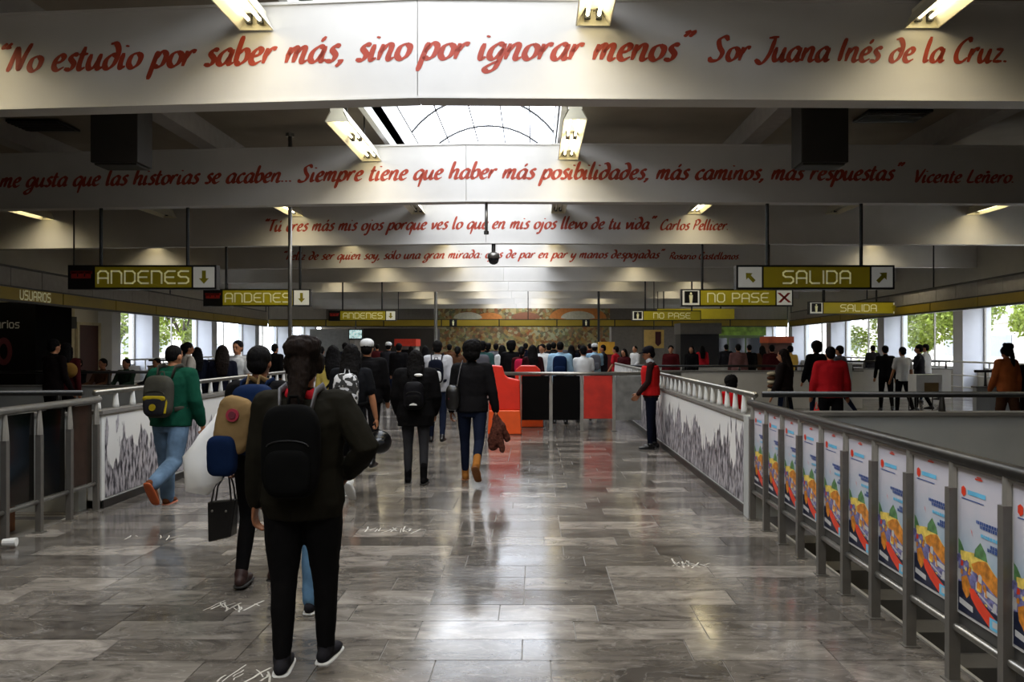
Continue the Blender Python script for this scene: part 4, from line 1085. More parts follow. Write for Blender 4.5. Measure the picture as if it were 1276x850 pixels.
def person(name, label, X, Y_, H, yaw, legs=((8, 6, 2), (-12, 14, 2)), arms=((10, 8, 12, 0), (-10, 8, 12, 0)), top=None, pants=None, shoes=None, skin=None, hair='short', hairm=None,
           hem=.86, loose=.0, sleeve='long', vox=.011, hands=False, lean=2, wide=1, look=(0, 0), puff=.0, face=False, curl=(28, 28), grip=(0, 0), sit=False, z=0, coll=None, legskin=False, cap=None, hemflare=0, group=None, boots=None, sole=None, shorts=None, th=0):
    p = pose(H, legs, arms, lean, wide, sit); k = p.k; skin = skin or skin_a; hairm = hairm or hair_k
    root = empty(name, (X, Y_, z), math.radians(yaw), label, 'person', group); root.scale = (k, k, k)
    p.root = root; p.X, p.Y, p.yaw, p.z = X, Y_, yaw, z
    hm, R3 = headpts(None, p, *look)
    # one continuous body
    b = MB(); torso(b, p, .80, 1.43, -.012)
    b.limb([p.T((0, -.01, 1.40)), hm((0, .0, 1.52))], [.056, .052], 12)
    b.ball(hm((0, 0, 1.612)), (.076, .094, .108), 16, 12, 1, R3)
    b.ball(hm((0, .028, 1.545)), (.054, .062, .055), 12, 8, .9, R3)
    b.ball(hm((0, .098, 1.582)), (.014, .022, .026), 8, 6, 1, R3)
    b.ball(hm((0, .078, 1.628)), (.05, .022, .012), 10, 6, 1, R3)
    b.ball(hm((0, .086, 1.543)), (.024, .012, .010), 8, 6, 1, R3)
    for s_ in (-1, 1): b.ball(hm((s_*.078, -.005, 1.592)), (.010, .02, .03), 8, 6, 1, R3)
    for i, s_ in enumerate((-1, 1)):
        hip, kn, an, toe, dn = p.leg[i]
        b.limb([hip+Vector((0, 0, -.02)), (hip+kn)/2, kn, kn+(an-kn)*.3, an], [.083, .07, .054, .055, .036], 12)
        b.limb([an+dn*.045-toe*.03, an+dn*.055+toe*.10, an+dn*.062+toe*.15], [(.034, .03), (.04, .022), (.032, .016)], 10, ref=(0, 0, 1))
        sh, el, wr, d2 = p.arm[i]
        b.limb([sh, (sh+el)/2, el, el+(wr-el)*.3, wr], [.05, .042, .037, .038, .024], 12)
        if hands: hand(b, wr, d2, s_, curl[i], grip[i])
        else: b.limb([wr, wr+d2*.09, wr+d2*.13], [(.03, .018), (.038, .02), (.028, .018)], 10)
    solid('body', b, skin, root, min(vox, .0065) if hands else (vox if not face else min(vox, .009)), 2 if hands or face else 2)
    if face:
        for s_ in (-1, 1): q = MB(); q.ball(hm((s_*.030, .088, 1.606)), (.012, .008, .007), 8, 6, 1, R3); q.build('eye', black_m, root, smooth=True)
        for s_ in (-1, 1): q = MB(); q.ball(hm((s_*.032, .094, 1.628)), (.018, .006, .004), 8, 6, 1, R3); q.build('eyebrow', hairm, root, smooth=True)
        q = MB(); q.ball(hm((0, .097, 1.543)), (.022, .005, .004), 8, 6, 1, R3); q.build('mouth', mat('lips', '#7c443a', .5), root, smooth=True)
    # trousers
    b = MB(); 
    if pants is not None:
        torso(b, p, .80, 1.02, .008)
        for hip, kn, an, toe, dn in p.leg:
            l = loose
            if shorts: b.limb([hip, (hip+kn)/2, kn+(hip-kn)*.1], [.095+l, .09+l, .085+l], 14)
            else: b.limb([hip+Vector((0, 0, .0)), (hip+kn)/2, kn, (kn+an)/2, an+(an-kn)*.03], [.094+l*.5+th, .082+l*.8+th, .062+l+th*.4, .056+l*1.2, .042+l*1.3], 14)
        solid('trousers', b, pants, root, vox, 3, .012 if loose else .006)
    # shoes
    for i, (hip, kn, an, toe, dn) in enumerate(p.leg):
        q = MB(); o = an+dn*.05
        q.limb([o-toe*.045, o+toe*.02, o+toe*.10+dn*.008, o+toe*.165+dn*.014], [(.038, .042), (.042, .045), (.048, .034), (.038, .024)], 12, ref=(0, 0, 1))
        q.limb([an-dn*(.14 if boots else .0), an+dn*.04], [.05, .046], 12)
        so = solid('shoe', q, shoes or black_m, root, max(.008, vox*.8), 2)
        if sole or vox < .014:
            q = MB(); c = o+dn*.036+toe*.06; rr = Matrix((toe, dn.cross(toe), -dn)).transposed(); q.ball(c, (.142, .05, .013), 16, 6, .55, rr); q.build('sole', sole or mat('dark rubber', '#1a1715', .7), so, smooth=True)
    # jacket, shirt or coat
    b = MB(); inf = .022+puff
    torso(b, p, hem, 1.43, inf, hemflare)
    b.limb([p.T((0, -.01, 1.38)), p.T((0, -.005, 1.46))], [.085+puff*.5, .066], 14)
    for i, s_ in enumerate((-1, 1)):
        sh, el, wr, d2 = p.arm[i]
        b.limb([p.T((s_*.07, 0, 1.40)), sh+Vector((0, 0, .005))], [.06+puff, .062+puff], 12, ref=(0, 0, 1))
        if sleeve == 'short': b.limb([sh, sh+(el-sh)*.7], [.064, .066], 12)
        else: b.limb([sh, (sh+el)/2, el, (el+wr)/2, wr], [.064+puff, .058+puff, .052+puff, .049+puff, .040+puff*.5], 12)
    solid('jacket' if sleeve == 'long' else 'shirt', b, top, root, vox, 3, .014)
    if coll is not None:
        b = MB(); n = 14
        ring = [p.T((.075*math.cos(2*math.pi*j/n), -.008+.07*math.sin(2*math.pi*j/n), 1.455+.01*math.sin(3*j))) for j in range(n+1)]
        b.tube(ring, .03, 8, ref=(0, 0, 1)); solid('scarf', b, coll, root, .01, 2, .02)
    # hair
    hb = MB()
    def hball(c, r, n=14, m=10, pw=1): hb.ball(hm(c), r, n, m, pw, R3)
    if hair != 'bald':
        if hair == 'cropped': hball((0, -.014, 1.632), (.081, .093, .092)); hball((0, -.04, 1.59), (.072, .058, .06))
        else: hball((0, -.016, 1.640), (.088, .098, .094)); hball((0, -.045, 1.59), (.078, .066, .075))
    if hair == 'long':
        hb.limb([hm((0, -.05, 1.64)), hm((0, -.075, 1.52)), p.T((0, -.12, 1.40)), p.T((0, -.14, 1.22))], [(.088, .06), (.1, .055), (.115, .045), (.085, .025)], 14)
        for s_ in (-1, 1): hb.limb([hm((s_*.075, .01, 1.63)), hm((s_*.085, -.01, 1.52)), p.T((s_*.09, -.06, 1.38))], [.03, .035, .03], 8)
    if hair == 'bun':
        hball((0, -.06, 1.70), (.10, .085, .075)); hball((-.03, -.03, 1.735), (.06, .06, .04)); hball((.05, -.05, 1.73), (.05, .05, .035))
        hb.limb([hm((0, -.085, 1.66)), hm((.005, -.12, 1.56)), p.T((.0, -.155, 1.42)), p.T((0, -.165, 1.34))], [(.06, .045), (.055, .04), (.045, .03), (.02, .015)], 12)
        for s_ in (-1, 1): hball((s_*.085, 0, 1.62), (.022, .05, .06))
    if hair == 'bushy': hball((0, -.02, 1.655), (.125, .12, .115)); hball((0, -.05, 1.58), (.11, .085, .09)); hball((.03, 0, 1.72), (.08, .08, .05))
    if hair == 'tail': hb.limb([hm((0, -.09, 1.66)), hm((0, -.14, 1.58)), hm((0, -.13, 1.44))], [.035, .04, .015], 10)
    if hair != 'bald': solid('hair', hb, hairm, root, max(.008, vox*.8), 1, .018 if hair in ('bushy', 'bun', 'long') else .006, texh)
    if cap is not None:
        cb = MB(); cb.ball(hm((0, -.01, 1.665)), (.094, .108, .075), 16, 10, .9, R3); cb.ball(hm((0, .10, 1.65)), (.07, .075, .012), 12, 6, .8, R3)
        solid('cap', cb, cap, root, .009, 1)
    return p
def prop(name, label, cat, p, group=None):
    """an empty in the frame of person p for a thing that p carries"""
    t = empty(name, (p.X, p.Y, p.z), math.radians(p.yaw), label, cat, group); t.scale = (p.k,)*3; return t
def straps(t, p, m, w_=.024, x=.095, back=-.15, puff=0, lower=True):
    for s_ in (-1, 1):
        x = x; P = [p.T((s_*x*.85, back, 1.37)), p.T((s_*x, -.09-puff, 1.455+puff)), p.T((s_*x*1.05, .0, 1.478+puff)), p.T((s_*x*1.15, .10+puff, 1.41)), p.T((s_*x*1.3, .15+puff, 1.27)), p.T((s_*.17, .10, 1.12)), p.T((s_*.19, -.03, 1.06)), p.T((s_*.12, back, 1.04))]
        if not lower: P = P[:5]
        b = MB(); b.tube(P, [(w_, .008)]*len(P), 8, ref=(0, 0, 1) if False else (1, 0, 0)); b.build('strap', m, t, smooth=True)
def backpack(label, p, m, m2, size=(.155, .09, .21), z=1.22, pocket=True, strap_m=None, puff=0, x=0, zip_m=None, lower=True):
    t = prop('backpack', label, 'backpack', p, None)
    y = -.14-puff-size[1]
    c = p.T((x, y, z)); R3 = Matrix.Rotation(-p.lean, 3, 'X')
    b = MB(); b.ball(c, size, 20, 14, .55, R3); solid('bag', b, m, t, .01, 2, .008)
    if pocket:
        b = MB(); b.ball(p.T((x, y-size[1]*.85, z-size[2]*.42)), (size[0]*.8, size[1]*.45, size[2]*.48), 16, 10, .55, R3); solid('front_pocket', b, m2, t, .009, 2, .004)
        b = MB(); P = [p.T((x+size[0]*.7*math.cos(a), y-size[1]*1.02, z+size[2]*.12+.03*math.sin(a))) for a in [math.pi*i/8 for i in range(9)]]; b.tube(P, .004, 6); b.build('zip', zip_m or darksteel_m, t)
    P = [p.T((x-.03, y+size[1]*.6, z+size[2]*.95)), p.T((x-.02, y+size[1]*.6, z+size[2]+.04)), p.T((x+.02, y+size[1]*.6, z+size[2]+.04)), p.T((x+.03, y+size[1]*.6, z+size[2]*.95))]
    b = MB(); b.tube(P, .007, 6); b.build('handle', m, t)
    straps(t, p, strap_m or m2, puff=puff, lower=lower)
    return t
K = lambda n, c, **k: cloth(n, c, **k)
blackc = K('black cloth', '#0d0c0d'); navy = K('dark navy cloth', '#10131f'); jeans = K('blue denim', '#566b82', var=.25, scale=7); ltjeans = K('light blue denim', '#5c7f9f', var=.3, scale=7)
dkjeans = K('dark blue denim', '#141a2a'); olivec = K('dark olive cloth', '#17150f'); greenc = K('green fleece', '#103f30', var=.12); greyc = K('grey cloth', '#6d6c70'); redc = K('red cloth', '#b0202a'); whitec = K('white cloth', '#c9c9c8', var=.06)
charcoal = K('charcoal cloth', '#242327'); brownc = K('brown cloth', '#4a3020'); tan = K('tan canvas', '#7a6342'); bluec = K('blue canvas', '#0d1c38'); skyc = K('light blue cloth', '#8fb0c8'); tanboot = K('tan leather', '#8c5a28', var=.1); whitesh = K('white shoe leather', '#cfcfcd', var=.05); yellowc = K('pale yellow cloth', '#c2ad5a'); maroon = K('maroon cloth', '#3c1214'); orangec = K('orange brown cloth', '#a2562c'); beige = K('beige cloth', '#a89a80')
greenbag = K('grey green canvas', '#3b3a34'); yel = K('yellow panel', '#94821c', var=.08)

# near woman with her back to the viewer
p1 = person('person', 'woman nearest the viewer from behind with gathered dark hair and red scarf', PX(376, 4.1), 4.12, 1.63, 0, legs=((-3, 4, -1), (10, 8, 0)), arms=((0, 10, 8, 0), (-18, 34, 62, 66)), top=olivec, pants=blackc, shoes=charcoal, hair='bun', hairm=hair_b, hem=.80, vox=.010, hands=True, curl=(26, 40), puff=.018, wide=1.12, loose=.004, th=.016, coll=redc, lean=2, sole=whitesh, skin=skin_b, look=(4, 0))
bk = backpack('black backpack with pale grey straps on the nearest woman', p1, K('deep black nylon', '#070707'), K('deep black nylon', '#070707'), (.15, .06, .24), 1.17, strap_m=greyc, puff=.02, zip_m=black_m, lower=False)
# companion carrying bags
p2 = person('person', 'man in black carrying white plastic bags and a handbag, left of the nearest woman', PX(322, 5.6), 5.6, 1.62, -4, legs=((-2, 20, -3), (10, 8, 0)), arms=((-4, 8, 12, 0), (10, 10, 20, 0)), top=blackc, pants=blackc, shoes=mat('dark red shoe', '#2a100c', .6), hair='short', hem=.84, vox=.011, puff=.012, hands=True, curl=(72, 30), grip=(1, 0), lean=2, wide=1.0, skin=skin_b)
t = prop('backpack', 'blue and tan backpack with a red round patch and blue lower pocket', 'backpack', p2)
b = MB(); b.ball(p2.T((.07, -.26, 1.20)), (.15, .10, .25), 20, 14, .55); solid('bag', b, bluec, t, .01, 2, .01)
b = MB(); b.ball(p2.T((-.03, -.34, 1.17)), (.125, .07, .20), 18, 12, .5, Matrix.Rotation(.18, 3, 'Y')); solid('tan_panel', b, tan, t, .01, 2, .012)
b = MB(); b.ball(p2.T((-.09, -.39, .96)), (.10, .06, .14), 18, 12, .5); solid('lower_pocket', b, bluec, t, .01, 2, .006)
b = MB(); b.tube([p2.T((-.01, -.415, 1.24)), p2.T((-.01, -.425, 1.24))], .045, 20); b.build('round_patch', mat('red patch', '#8c1f33', .6), t)
b = MB(); b.tube([p2.T((-.01, -.424, 1.24)), p2.T((-.01, -.43, 1.24))], .026, 16); b.build('patch_centre', mat('patch centre', '#5a1626', .6), t)
for s_ in (-.02, .06):
    b = MB(); b.tube([p2.T((s_+.02, -.24, 1.40)), p2.T((s_+.02, -.19, 1.50)), p2.T((s_+.03, -.08, 1.47)), p2.T((s_+.04, .02, 1.46))], [(.02, .006)]*4, 8, ref=(1, 0, 0)); b.build('top_strap', tan, t)
b = MB(); b.tube([p2.T((.1, -.37, 1.02)), p2.T((.14, -.38, 1.08)), p2.T((.2, -.3, 1.10))], .016, 8); b.build('side_strap', tan, t)
straps(t, p2, bluec)
plastic = bpy.data.materials.new('white plastic film'); plastic.use_nodes = True
_p = plastic.node_tree.nodes['Principled BSDF']; _p.inputs['Base Color'].default_value = (.86, .86, .85, 1); _p.inputs['Roughness'].default_value = .35; _p.inputs['Alpha'].default_value = .86; _p.inputs['Subsurface Weight'].default_value = 0
wr = p2.arm[0][2]
def crumple(b, seed, a=.018):
    r = random.Random(seed); from mathutils import noise
    return b.move(lambda v: v+Vector(noise.noise_vector(v*9))*a*1.6+Vector(noise.noise_vector(v*26))*a*.5)
t = prop('plastic_bag', 'white plastic bag hanging from the shoulder of the man beside the nearest woman', 'plastic bag', p2)
b = MB(); b.tube([(-.19, -.10, 1.30), (-.23, -.14, 1.18), (-.28, -.16, 1.05), (-.34, -.16, .90), (-.33, -.16, .74), (-.28, -.16, .70)], [(.02, .02), (.055, .04), (.10, .06), (.15, .08), (.14, .08), (.05, .03)], 28, True, (0, 1, 0)); crumple(b, 1).build('bag', plastic, t, smooth=True)
t = prop('plastic_bag', 'white plastic bag hanging low behind the black handbag', 'plastic bag', p2)
b = MB(); h0 = wr+Vector((.075, .09, -.06)); b.tube([h0, h0+Vector((.01, 0, -.10)), h0+Vector((.03, 0, -.25)), h0+Vector((.03, 0, -.40)), h0+Vector((.02, 0, -.44))], [(.015, .015), (.05, .03), (.09, .05), (.10, .05), (.06, .03)], 24); crumple(b, 2, .012).build('bag', plastic, t, smooth=True)
t = prop('handbag', 'black leather handbag with two tall handles held by the man beside the nearest woman', 'handbag', p2)
leather = mat('black leather', '#0e0c0c', .35, var=.2, scale=30, bump=.15)
hx, hy, hz = wr.x-.05, wr.y+.0, wr.z-.09
b = MB(); b.add([(hx-.085,hy-.06,hz-.50),(hx+.085,hy-.06,hz-.46),(hx+.085,hy+.06,hz-.46),(hx-.085,hy+.06,hz-.50),(hx-.105,hy-.03,hz-.21),(hx+.11,hy-.03,hz-.19),(hx+.11,hy+.03,hz-.19),(hx-.105,hy+.03,hz-.21)], [(0,3,2,1),(4,5,6,7),(0,1,5,4),(1,2,6,5),(2,3,7,6),(3,0,4,7)]); bevel(b.build('bag', leather, t), .012, 3)
for s_ in (-1, 1):
    b = MB(); b.tube([(hx-.07, hy+s_*.035, hz-.22), (hx-.05, hy+s_*.03, hz-.1), (hx+.02, hy+s_*.012, hz+.0), (hx+.05, hy+s_*.01, hz+.0), (hx+.07, hy+s_*.03, hz-.1), (hx+.08, hy+s_*.035, hz-.2)], .007, 8); b.build('handle', leather, t, smooth=True)
for s_ in (-.055, .05): b = MB(); b.ball((hx+s_, hy-.055, hz-.27), .009, 8, 6); b.build('stud', steel_m, t, smooth=True)
# hidden third companion in light jeans
p3 = person('person', 'short dark haired person in light blue jeans almost hidden by the nearest woman', PX(373, 5.05), 5.05, 1.50, 6, legs=((6, 5, 1), (-5, 8, 1)), top=charcoal, pants=ltjeans, shoes=charcoal, hair='short', hem=.84, vox=.013, loose=.012, sole=whitesh)
# man in green
p4 = person('person', 'man in a green fleece and blue jeans walking away on the left, one sole raised', PX(213, 8.2), 8.2, 1.64, -6, legs=((14, 8, 2), (-16, 50, 0)), arms=((6, 14, 22, 2), (-4, 14, 26, 4)), top=greenc, pants=jeans, shoes=K('brown shoe', '#5a3420'), hair='cropped', hem=.86, vox=.011, loose=.022, puff=.022, wide=1.1, hands=True, curl=(60, 55), look=(-8, -6), sole=mat('orange brown sole', '#a04a20', .6), skin=skin_a, lean=4)
t = backpack('grey backpack with a yellow band and round badge on the man in green', p4, greenbag, charcoal, (.15, .08, .22), 1.17, strap_m=greenbag, puff=.03)
b = MB(); b.ball(p4.T((0, -.335, 1.15)), (.125, .016, .028), 14, 6, .5); b.build('yellow_band', yel, t, smooth=True)
b = MB(); b.tube([p4.T((.12, -.30, 1.15)), p4.T((.12, -.33, 1.0))], .012, 6); b.build('yellow_piping', yel, t)
b = MB(); b.tube([p4.T((0, -.345, 1.06)), p4.T((0, -.362, 1.06))], .035, 16); b.build('badge', yel, t)
# woman with helmet
pat = bpy.data.materials.new('black and white print cloth'); pat.use_nodes = True
_n = pat.node_tree.nodes; _l = pat.node_tree.links; _v = _n.new('ShaderNodeTexVoronoi'); _v.inputs['Scale'].default_value = 26; _t = _n.new('ShaderNodeTexCoord'); _l.new(_t.outputs['Object'], _v.inputs['Vector'])
_s = _n.new('ShaderNodeSeparateColor'); _l.new(_v.outputs['Color'], _s.inputs[0]); _r = _n.new('ShaderNodeValToRGB'); _r.color_ramp.interpolation = 'CONSTANT'; _r.color_ramp.elements[0].color = (.02, .02, .02, 1); _r.color_ramp.elements[1].position = .45; _r.color_ramp.elements[1].color = (.55, .55, .57, 1)
_l.new(_s.outputs[0], _r.inputs['Fac']); _l.new(_r.outputs[0], _n['Principled BSDF'].inputs['Base Color']); _n['Principled BSDF'].inputs['Roughness'].default_value = .8
p5 = person('person', 'woman in a black T-shirt and shorts with white shoes holding a helmet', PX(437, 8.7), 8.7, 1.64, -2, legs=((12, 6, 1), (-14, 40, 1)), arms=((8, 8, 30, 0), (4, 12, 10, 0)), top=K('black t-shirt', '#141518'), pants=blackc, shorts=True, shoes=whitesh, hair='long', hem=.86, vox=.011, sleeve='short', hands=True, curl=(30, 70), grip=(0, 1), skin=skin_a, sole=whitesh)
backpack('black and white patterned backpack on the woman with the helmet', p5, pat, pat, (.14, .075, .20), 1.20, strap_m=blackc)
wr = p5.arm[1][2]; t = prop('motorcycle_helmet', 'glossy black motorcycle helmet hanging from a woman\'s right hand', 'helmet', p5)
c = wr+Vector((.04, 0, -.27)); gloss = mat('glossy black shell', '#060607', .3, spec=.3)
b = MB(); b.ball(c, (.135, .155, .135), 24, 16); b.build('shell', gloss, t, smooth=True)
b = MB(); b.ball(c+Vector((-.02, -.055, .015)), (.118, .11, .06), 20, 10, .8); b.build('visor', mat('dark visor', '#2a2c30', .05), t, smooth=True)
b = MB(); b.tube([c+Vector((-.05, 0, .12)), c+Vector((-.04, 0, .2)), c+Vector((0, 0, .12))], .008, 6); b.build('chin_strap', blackc, t)
# others of the middle group
p6 = person('person', 'man in black with a white cap beyond the woman with the helmet', PX(457, 10.8), 10.8, 1.70, 0, top=blackc, pants=blackc, shoes=black_m, hair='short', vox=.014, cap=whitec, puff=.02, arms=((5, 8, 20, 0), (0, 10, 30, 5)), wide=1.1)
p7 = person('person', 'person in a pale yellow top with a dark strap, beyond the nearest woman', PX(415, 11.5), 11.5, 1.62, 10, top=yellowc, pants=dkjeans, shoes=black_m, hair='long', vox=.014)
t = prop('shoulder_strap', 'dark shoulder bag with a slanting strap on the person in yellow', 'bag', p7)
b = MB(); b.tube([p7.T((.15, -.11, 1.42)), p7.T((.02, -.165, 1.22)), p7.T((-.16, -.14, 1.0))], .016, 8); b.build('strap', blackc, t)
b = MB(); b.ball(p7.T((-.22, -.06, .93)), (.05, .12, .10), 14, 10, .6); b.build('bag', leather, t, smooth=True)
p8 = person('person', 'woman in a wide black coat with long black hair, grey trousers and black boots', PX(518, 9.6), 9.6, 1.56, 3, legs=((3, 3, 0), (-4, 8, 1)), arms=((0, 12, 28, 12), (0, 12, 28, 12)), top=blackc, pants=K('dark grey leggings', '#2c2c2f'), shoes=blackc, boots=True, hair='long', hem=.74, puff=.035, vox=.011, hemflare=.02, wide=1.12)
t = backpack('black backpack with a white mark on the woman in the wide coat', p8, K('black nylon', '#121114', rough=.5), blackc, (.13, .07, .18), 1.14, puff=.04)
b = MB(); b.add([p8.T((x_, -.345, z_)) for x_, z_ in ((-.05, 1.02), (.05, 1.02), (.04, 1.035), (.0, 1.05), (-.04, 1.035))], [(0,1,2,3,4)]); b.build('white_mark', white_m, t)
b = MB(); b.ball(p8.T((.05, -.19, 1.40)), (.055, .03, .022), 12, 8); b.build('white_label', white_m, t, smooth=True)
p9 = person('person', 'man with bushy black hair, black jacket, dark jeans and tan boots walking away', PX(588, 9.75), 9.75, 1.66, -3, legs=((10, 4, 0), (-16, 38, 1)), arms=((0, 10, 10, 0), (-6, 14, 14, 0)), top=K('black jacket', '#131214'), pants=dkjeans, shoes=tanboot, boots=True, hair='bushy', hem=.86, puff=.012, vox=.011, hands=True, curl=(40, 60), sole=mat('honey sole', '#7a4a20', .7), wide=1.08)
t = prop('shoulder_bag', 'dark shoulder bag on the left side of the man with tan boots', 'bag', p9)
b = MB(); b.ball(p9.T((-.22, -.10, 1.04)), (.09, .10, .16), 16, 12, .6); b.build('bag', leather, t, smooth=True)
b = MB(); b.tube([p9.T((-.17, -.14, 1.16)), p9.T((-.13, -.13, 1.40)), p9.T((-.12, 0, 1.49)), p9.T((-.15, .12, 1.3))], [(.02, .006)]*4, 8, ref=(1, 0, 0)); b.build('strap', greyc, t)
b = MB(); b.ball(p9.T((-.26, -.18, 1.03)), .018, 8, 6); b.build('clasp', mat('red clasp', '#a03040', .4), t, smooth=True)
wr = p9.arm[1][2]; t = prop('carried_jacket', 'dark red brown jacket hanging from the right hand of the man with tan boots', 'jacket', p9)
plaid = K('brown plaid cloth', '#4a2a22', var=.6, scale=40)
b = MB(); h0 = wr+Vector((0, 0, -.06))
b.limb([h0, h0+Vector((.02, -.03, -.15)), h0+Vector((.0, -.05, -.33)), h0+Vector((-.03, -.05, -.40))], [.03, (.07, .05), (.10, .05), (.06, .04)], 12)
b.limb([h0, h0+Vector((.08, .0, -.14)), h0+Vector((.14, .02, -.30))], [.03, .05, .04], 10); b.limb([h0, h0+Vector((.06, -.06, -.2)), h0+Vector((.09, -.08, -.43))], [.03, .045, .035], 10)
solid('jacket', b, plaid, t, .009, 2, .03)
p10 = person('person', 'man in a pale grey hoodie beyond the woman in the wide coat', PX(545, 13.6), 13.6, 1.70, 0, top=K('pale grey fleece', '#a9a9ae', var=.06), pants=dkjeans, shoes=black_m, hair='short', puff=.02, vox=.014)
backpack('dark blue backpack with a pale patch on the man in the grey hoodie', p10, navy, whitec, (.13, .08, .2), 1.2, strap_m=navy, puff=.02)
# guard in profile facing left
gd = person('person', 'guard in a red vest and dark cap standing in profile by the right wall', PX(811, 12.8), 12.8, 1.60, 82, legs=((2, 2, 2), (-3, 3, 3)), arms=((8, 4, 32, 6), (6, 6, 30, 10)), top=K('dark brown jacket', '#2c1a18'), pants=navy, shoes=black_m, hair='short', vox=.010, hands=True, face=True, look=(0, -14), skin=skin_b, cap=K('dark cap', '#15141a'), lean=1, wide=1.05)
b = MB(); torso(b, gd, .90, 1.40, .046); solid('red_vest', b, K('bright red vest', '#b01c1c', var=.08), gd.root, .012, 3, .01)
b = MB(); b.limb([gd.T((0, -.01, 1.44)), gd.T((0, .02, 1.50))], [.068, .062], 12); solid('collar', b, whitec, gd.root, .009, 2)
# right side walkers
p12 = person('person', 'man in a red jacket walking away on the right, above the poster railing', PX(1035, 12.8), 12.8, 1.60, -8, top=K('bright red jacket', '#a81a20', var=.1), pants=blackc, shoes=black_m, hair='short', puff=.03, vox=.013, arms=((4, 12, 20, 0), (0, 14, 20, 0)), wide=1.08, loose=.02)
p13 = person('person', 'long haired woman in a dark coat seen in profile on the right', PX(978, 13.4), 13.4, 1.56, 60, top=K('dark coat', '#1a1413'), pants=dkjeans, shoes=black_m, hair='long', hairm=hair_b, face=True, puff=.02, vox=.012, look=(8, -4))
t = prop('striped_sleeve_bag', 'striped cream and brown cloth bag held by the woman in profile', 'bag', p13)
for i in range(5):
    b = MB(); b.ball(p13.T((-.08, .20, 1.28-i*.075)), (.13-.004*i, .085, .04), 16, 8, .8); b.build('stripe', beige if i % 2 == 0 else brownc, t, smooth=True)
kid = person('person', 'child with round black hair and red top behind the right mural wall', PX(911, 10.4), 10.4, 1.22, 10, top=K('bright red top', '#b8161c'), pants=dkjeans, shoes=black_m, hair='bushy', vox=.013)
t = empty('red_bag', (PX(1018, 12.4), 12.4, .25), 0, 'bright red bag carried low beside the man in the red jacket', 'bag')
b = MB(); b.tube([(0, 0, 0), (0, 0, .05), (0, 0, .25), (0, 0, .36), (0, 0, .40)], [(.1, .05), (.15, .08), (.15, .08), (.08, .05), (.03, .02)], 18); crumple(b, 4, .01).build('bag', mat('red plastic film', '#d8241c', .4), t, smooth=True)
b = MB(); b.tube([(-.05, 0, .36), (-.01, 0, .52), (.04, 0, .36)], .008, 6); b.build('handle', mat('red plastic film', '#d8241c', .4), t)
p14 = person('person', 'person in black leaning forward, left of the three by the right windows', PX(1104, 19.9), 19.9, 1.62, -15, top=blackc, pants=blackc, shoes=black_m, vox=.015, lean=10)
p15 = person('person', 'person in a white T-shirt, middle of the three by the right windows', PX(1125, 18.9), 18.9, 1.58, 10, top=whitec, pants=blackc, shoes=black_m, sleeve='short', vox=.014)
p16 = person('person', 'man in dark grey facing left, rightmost of the three by the right windows', PX(1146, 20.1), 20.1, 1.64, 60, top=K('dark grey jacket', '#26262b'), pants=blackc, shoes=black_m, vox=.014, arms=((20, 8, 60, 10), (20, 8, 60, 10)), face=True)
t = empty('white_box', (PX(1152, 18.3), 18.3, 0), 0, 'white and tan carton on a trolley in front of the people by the right windows', 'box')
b = MB(); b.box(-.28, .3, -.2, .2, .55, .98); b.build('carton', white_m, t)
b = MB(); b.box(-.1, .22, -.21, -.2, .6, .8); b.build('tan_panel', tan, t)
b = MB(); b.box(-.3, .3, -.22, .22, .5, .55); [b.tube([(x_, y_, 0), (x_, y_, .5)], .015, 6) for x_ in (-.27, .27) for y_ in (-.18, .18)]; b.build('trolley', darksteel_m, t)
p17 = person('person', 'person in an orange brown shirt with dark bun at the right edge', PX(1255, 14.2), 14.2, 1.62, 15, top=orangec, pants=brownc, shoes=black_m, hair='bun', vox=.013, loose=.02, puff=.015, skin=skin_b)
p18 = person('person', 'person in black cut by the right edge of the view', PX(1283, 14.6), 14.6, 1.50, 0, top=blackc, pants=blackc, shoes=black_m, vox=.015)
# left side
pl1 = person('person', 'man in a white polo shirt facing the viewer on the left', PX(297, 13.6), 13.6, 1.70, 172, top=whitec, pants=blackc, shoes=black_m, sleeve='short', face=True, vox=.011, skin=skin_a)
pl2 = person('person', 'woman with long dark hair in black next to the man in the white polo', PX(277, 13.2), 13.2, 1.62, 20, top=K('near black blue cloth', '#12131f'), pants=maroon, shoes=black_m, hair='long', hairm=hair_b, vox=.013)
pl3 = person('person', 'man in a cream short sleeved shirt beyond the man in green', PX(233, 15.2), 15.2, 1.68, -50, top=K('cream shirt', '#b5aca0', var=.05), pants=dkjeans, shoes=black_m, sleeve='short', vox=.012, face=True, skin=skin_b)
pl4 = person('person', 'person in dark clothes just right of the cream shirted man', PX(246, 16.2), 16.2, 1.58, 30, top=navy, pants=blackc, shoes=black_m, vox=.015, hair='long')
pl5 = person('person', 'tall person in dark clothes carrying a round tan parcel at the far left', PX(66, 13.2), 13.2, 1.72, -20, top=K('black brown jacket', '#120c0c'), pants=blackc, shoes=black_m, vox=.013, arms=((30, 10, 70, 20), (5, 8, 20, 0)))
t = prop('round_parcel', 'round tan parcel held by the tall person at the far left', 'parcel', pl5)
b = MB(); b.ball(pl5.arm[0][2]+Vector((0, .05, 0)), (.12, .12, .13), 14, 10); b.build('parcel', K('tan wrapping', '#7a5a2a'), t, smooth=True)
pl6 = person('person', 'long haired person in maroon just right of the tall far left person', PX(82, 13.9), 13.9, 1.66, 5, top=maroon, pants=blackc, shoes=black_m, vox=.014, hair='long')
SIT = ((80, 80, 4), (80, 80, 4)); SA = ((30, 8, 50, 10), (30, 8, 50, 10))
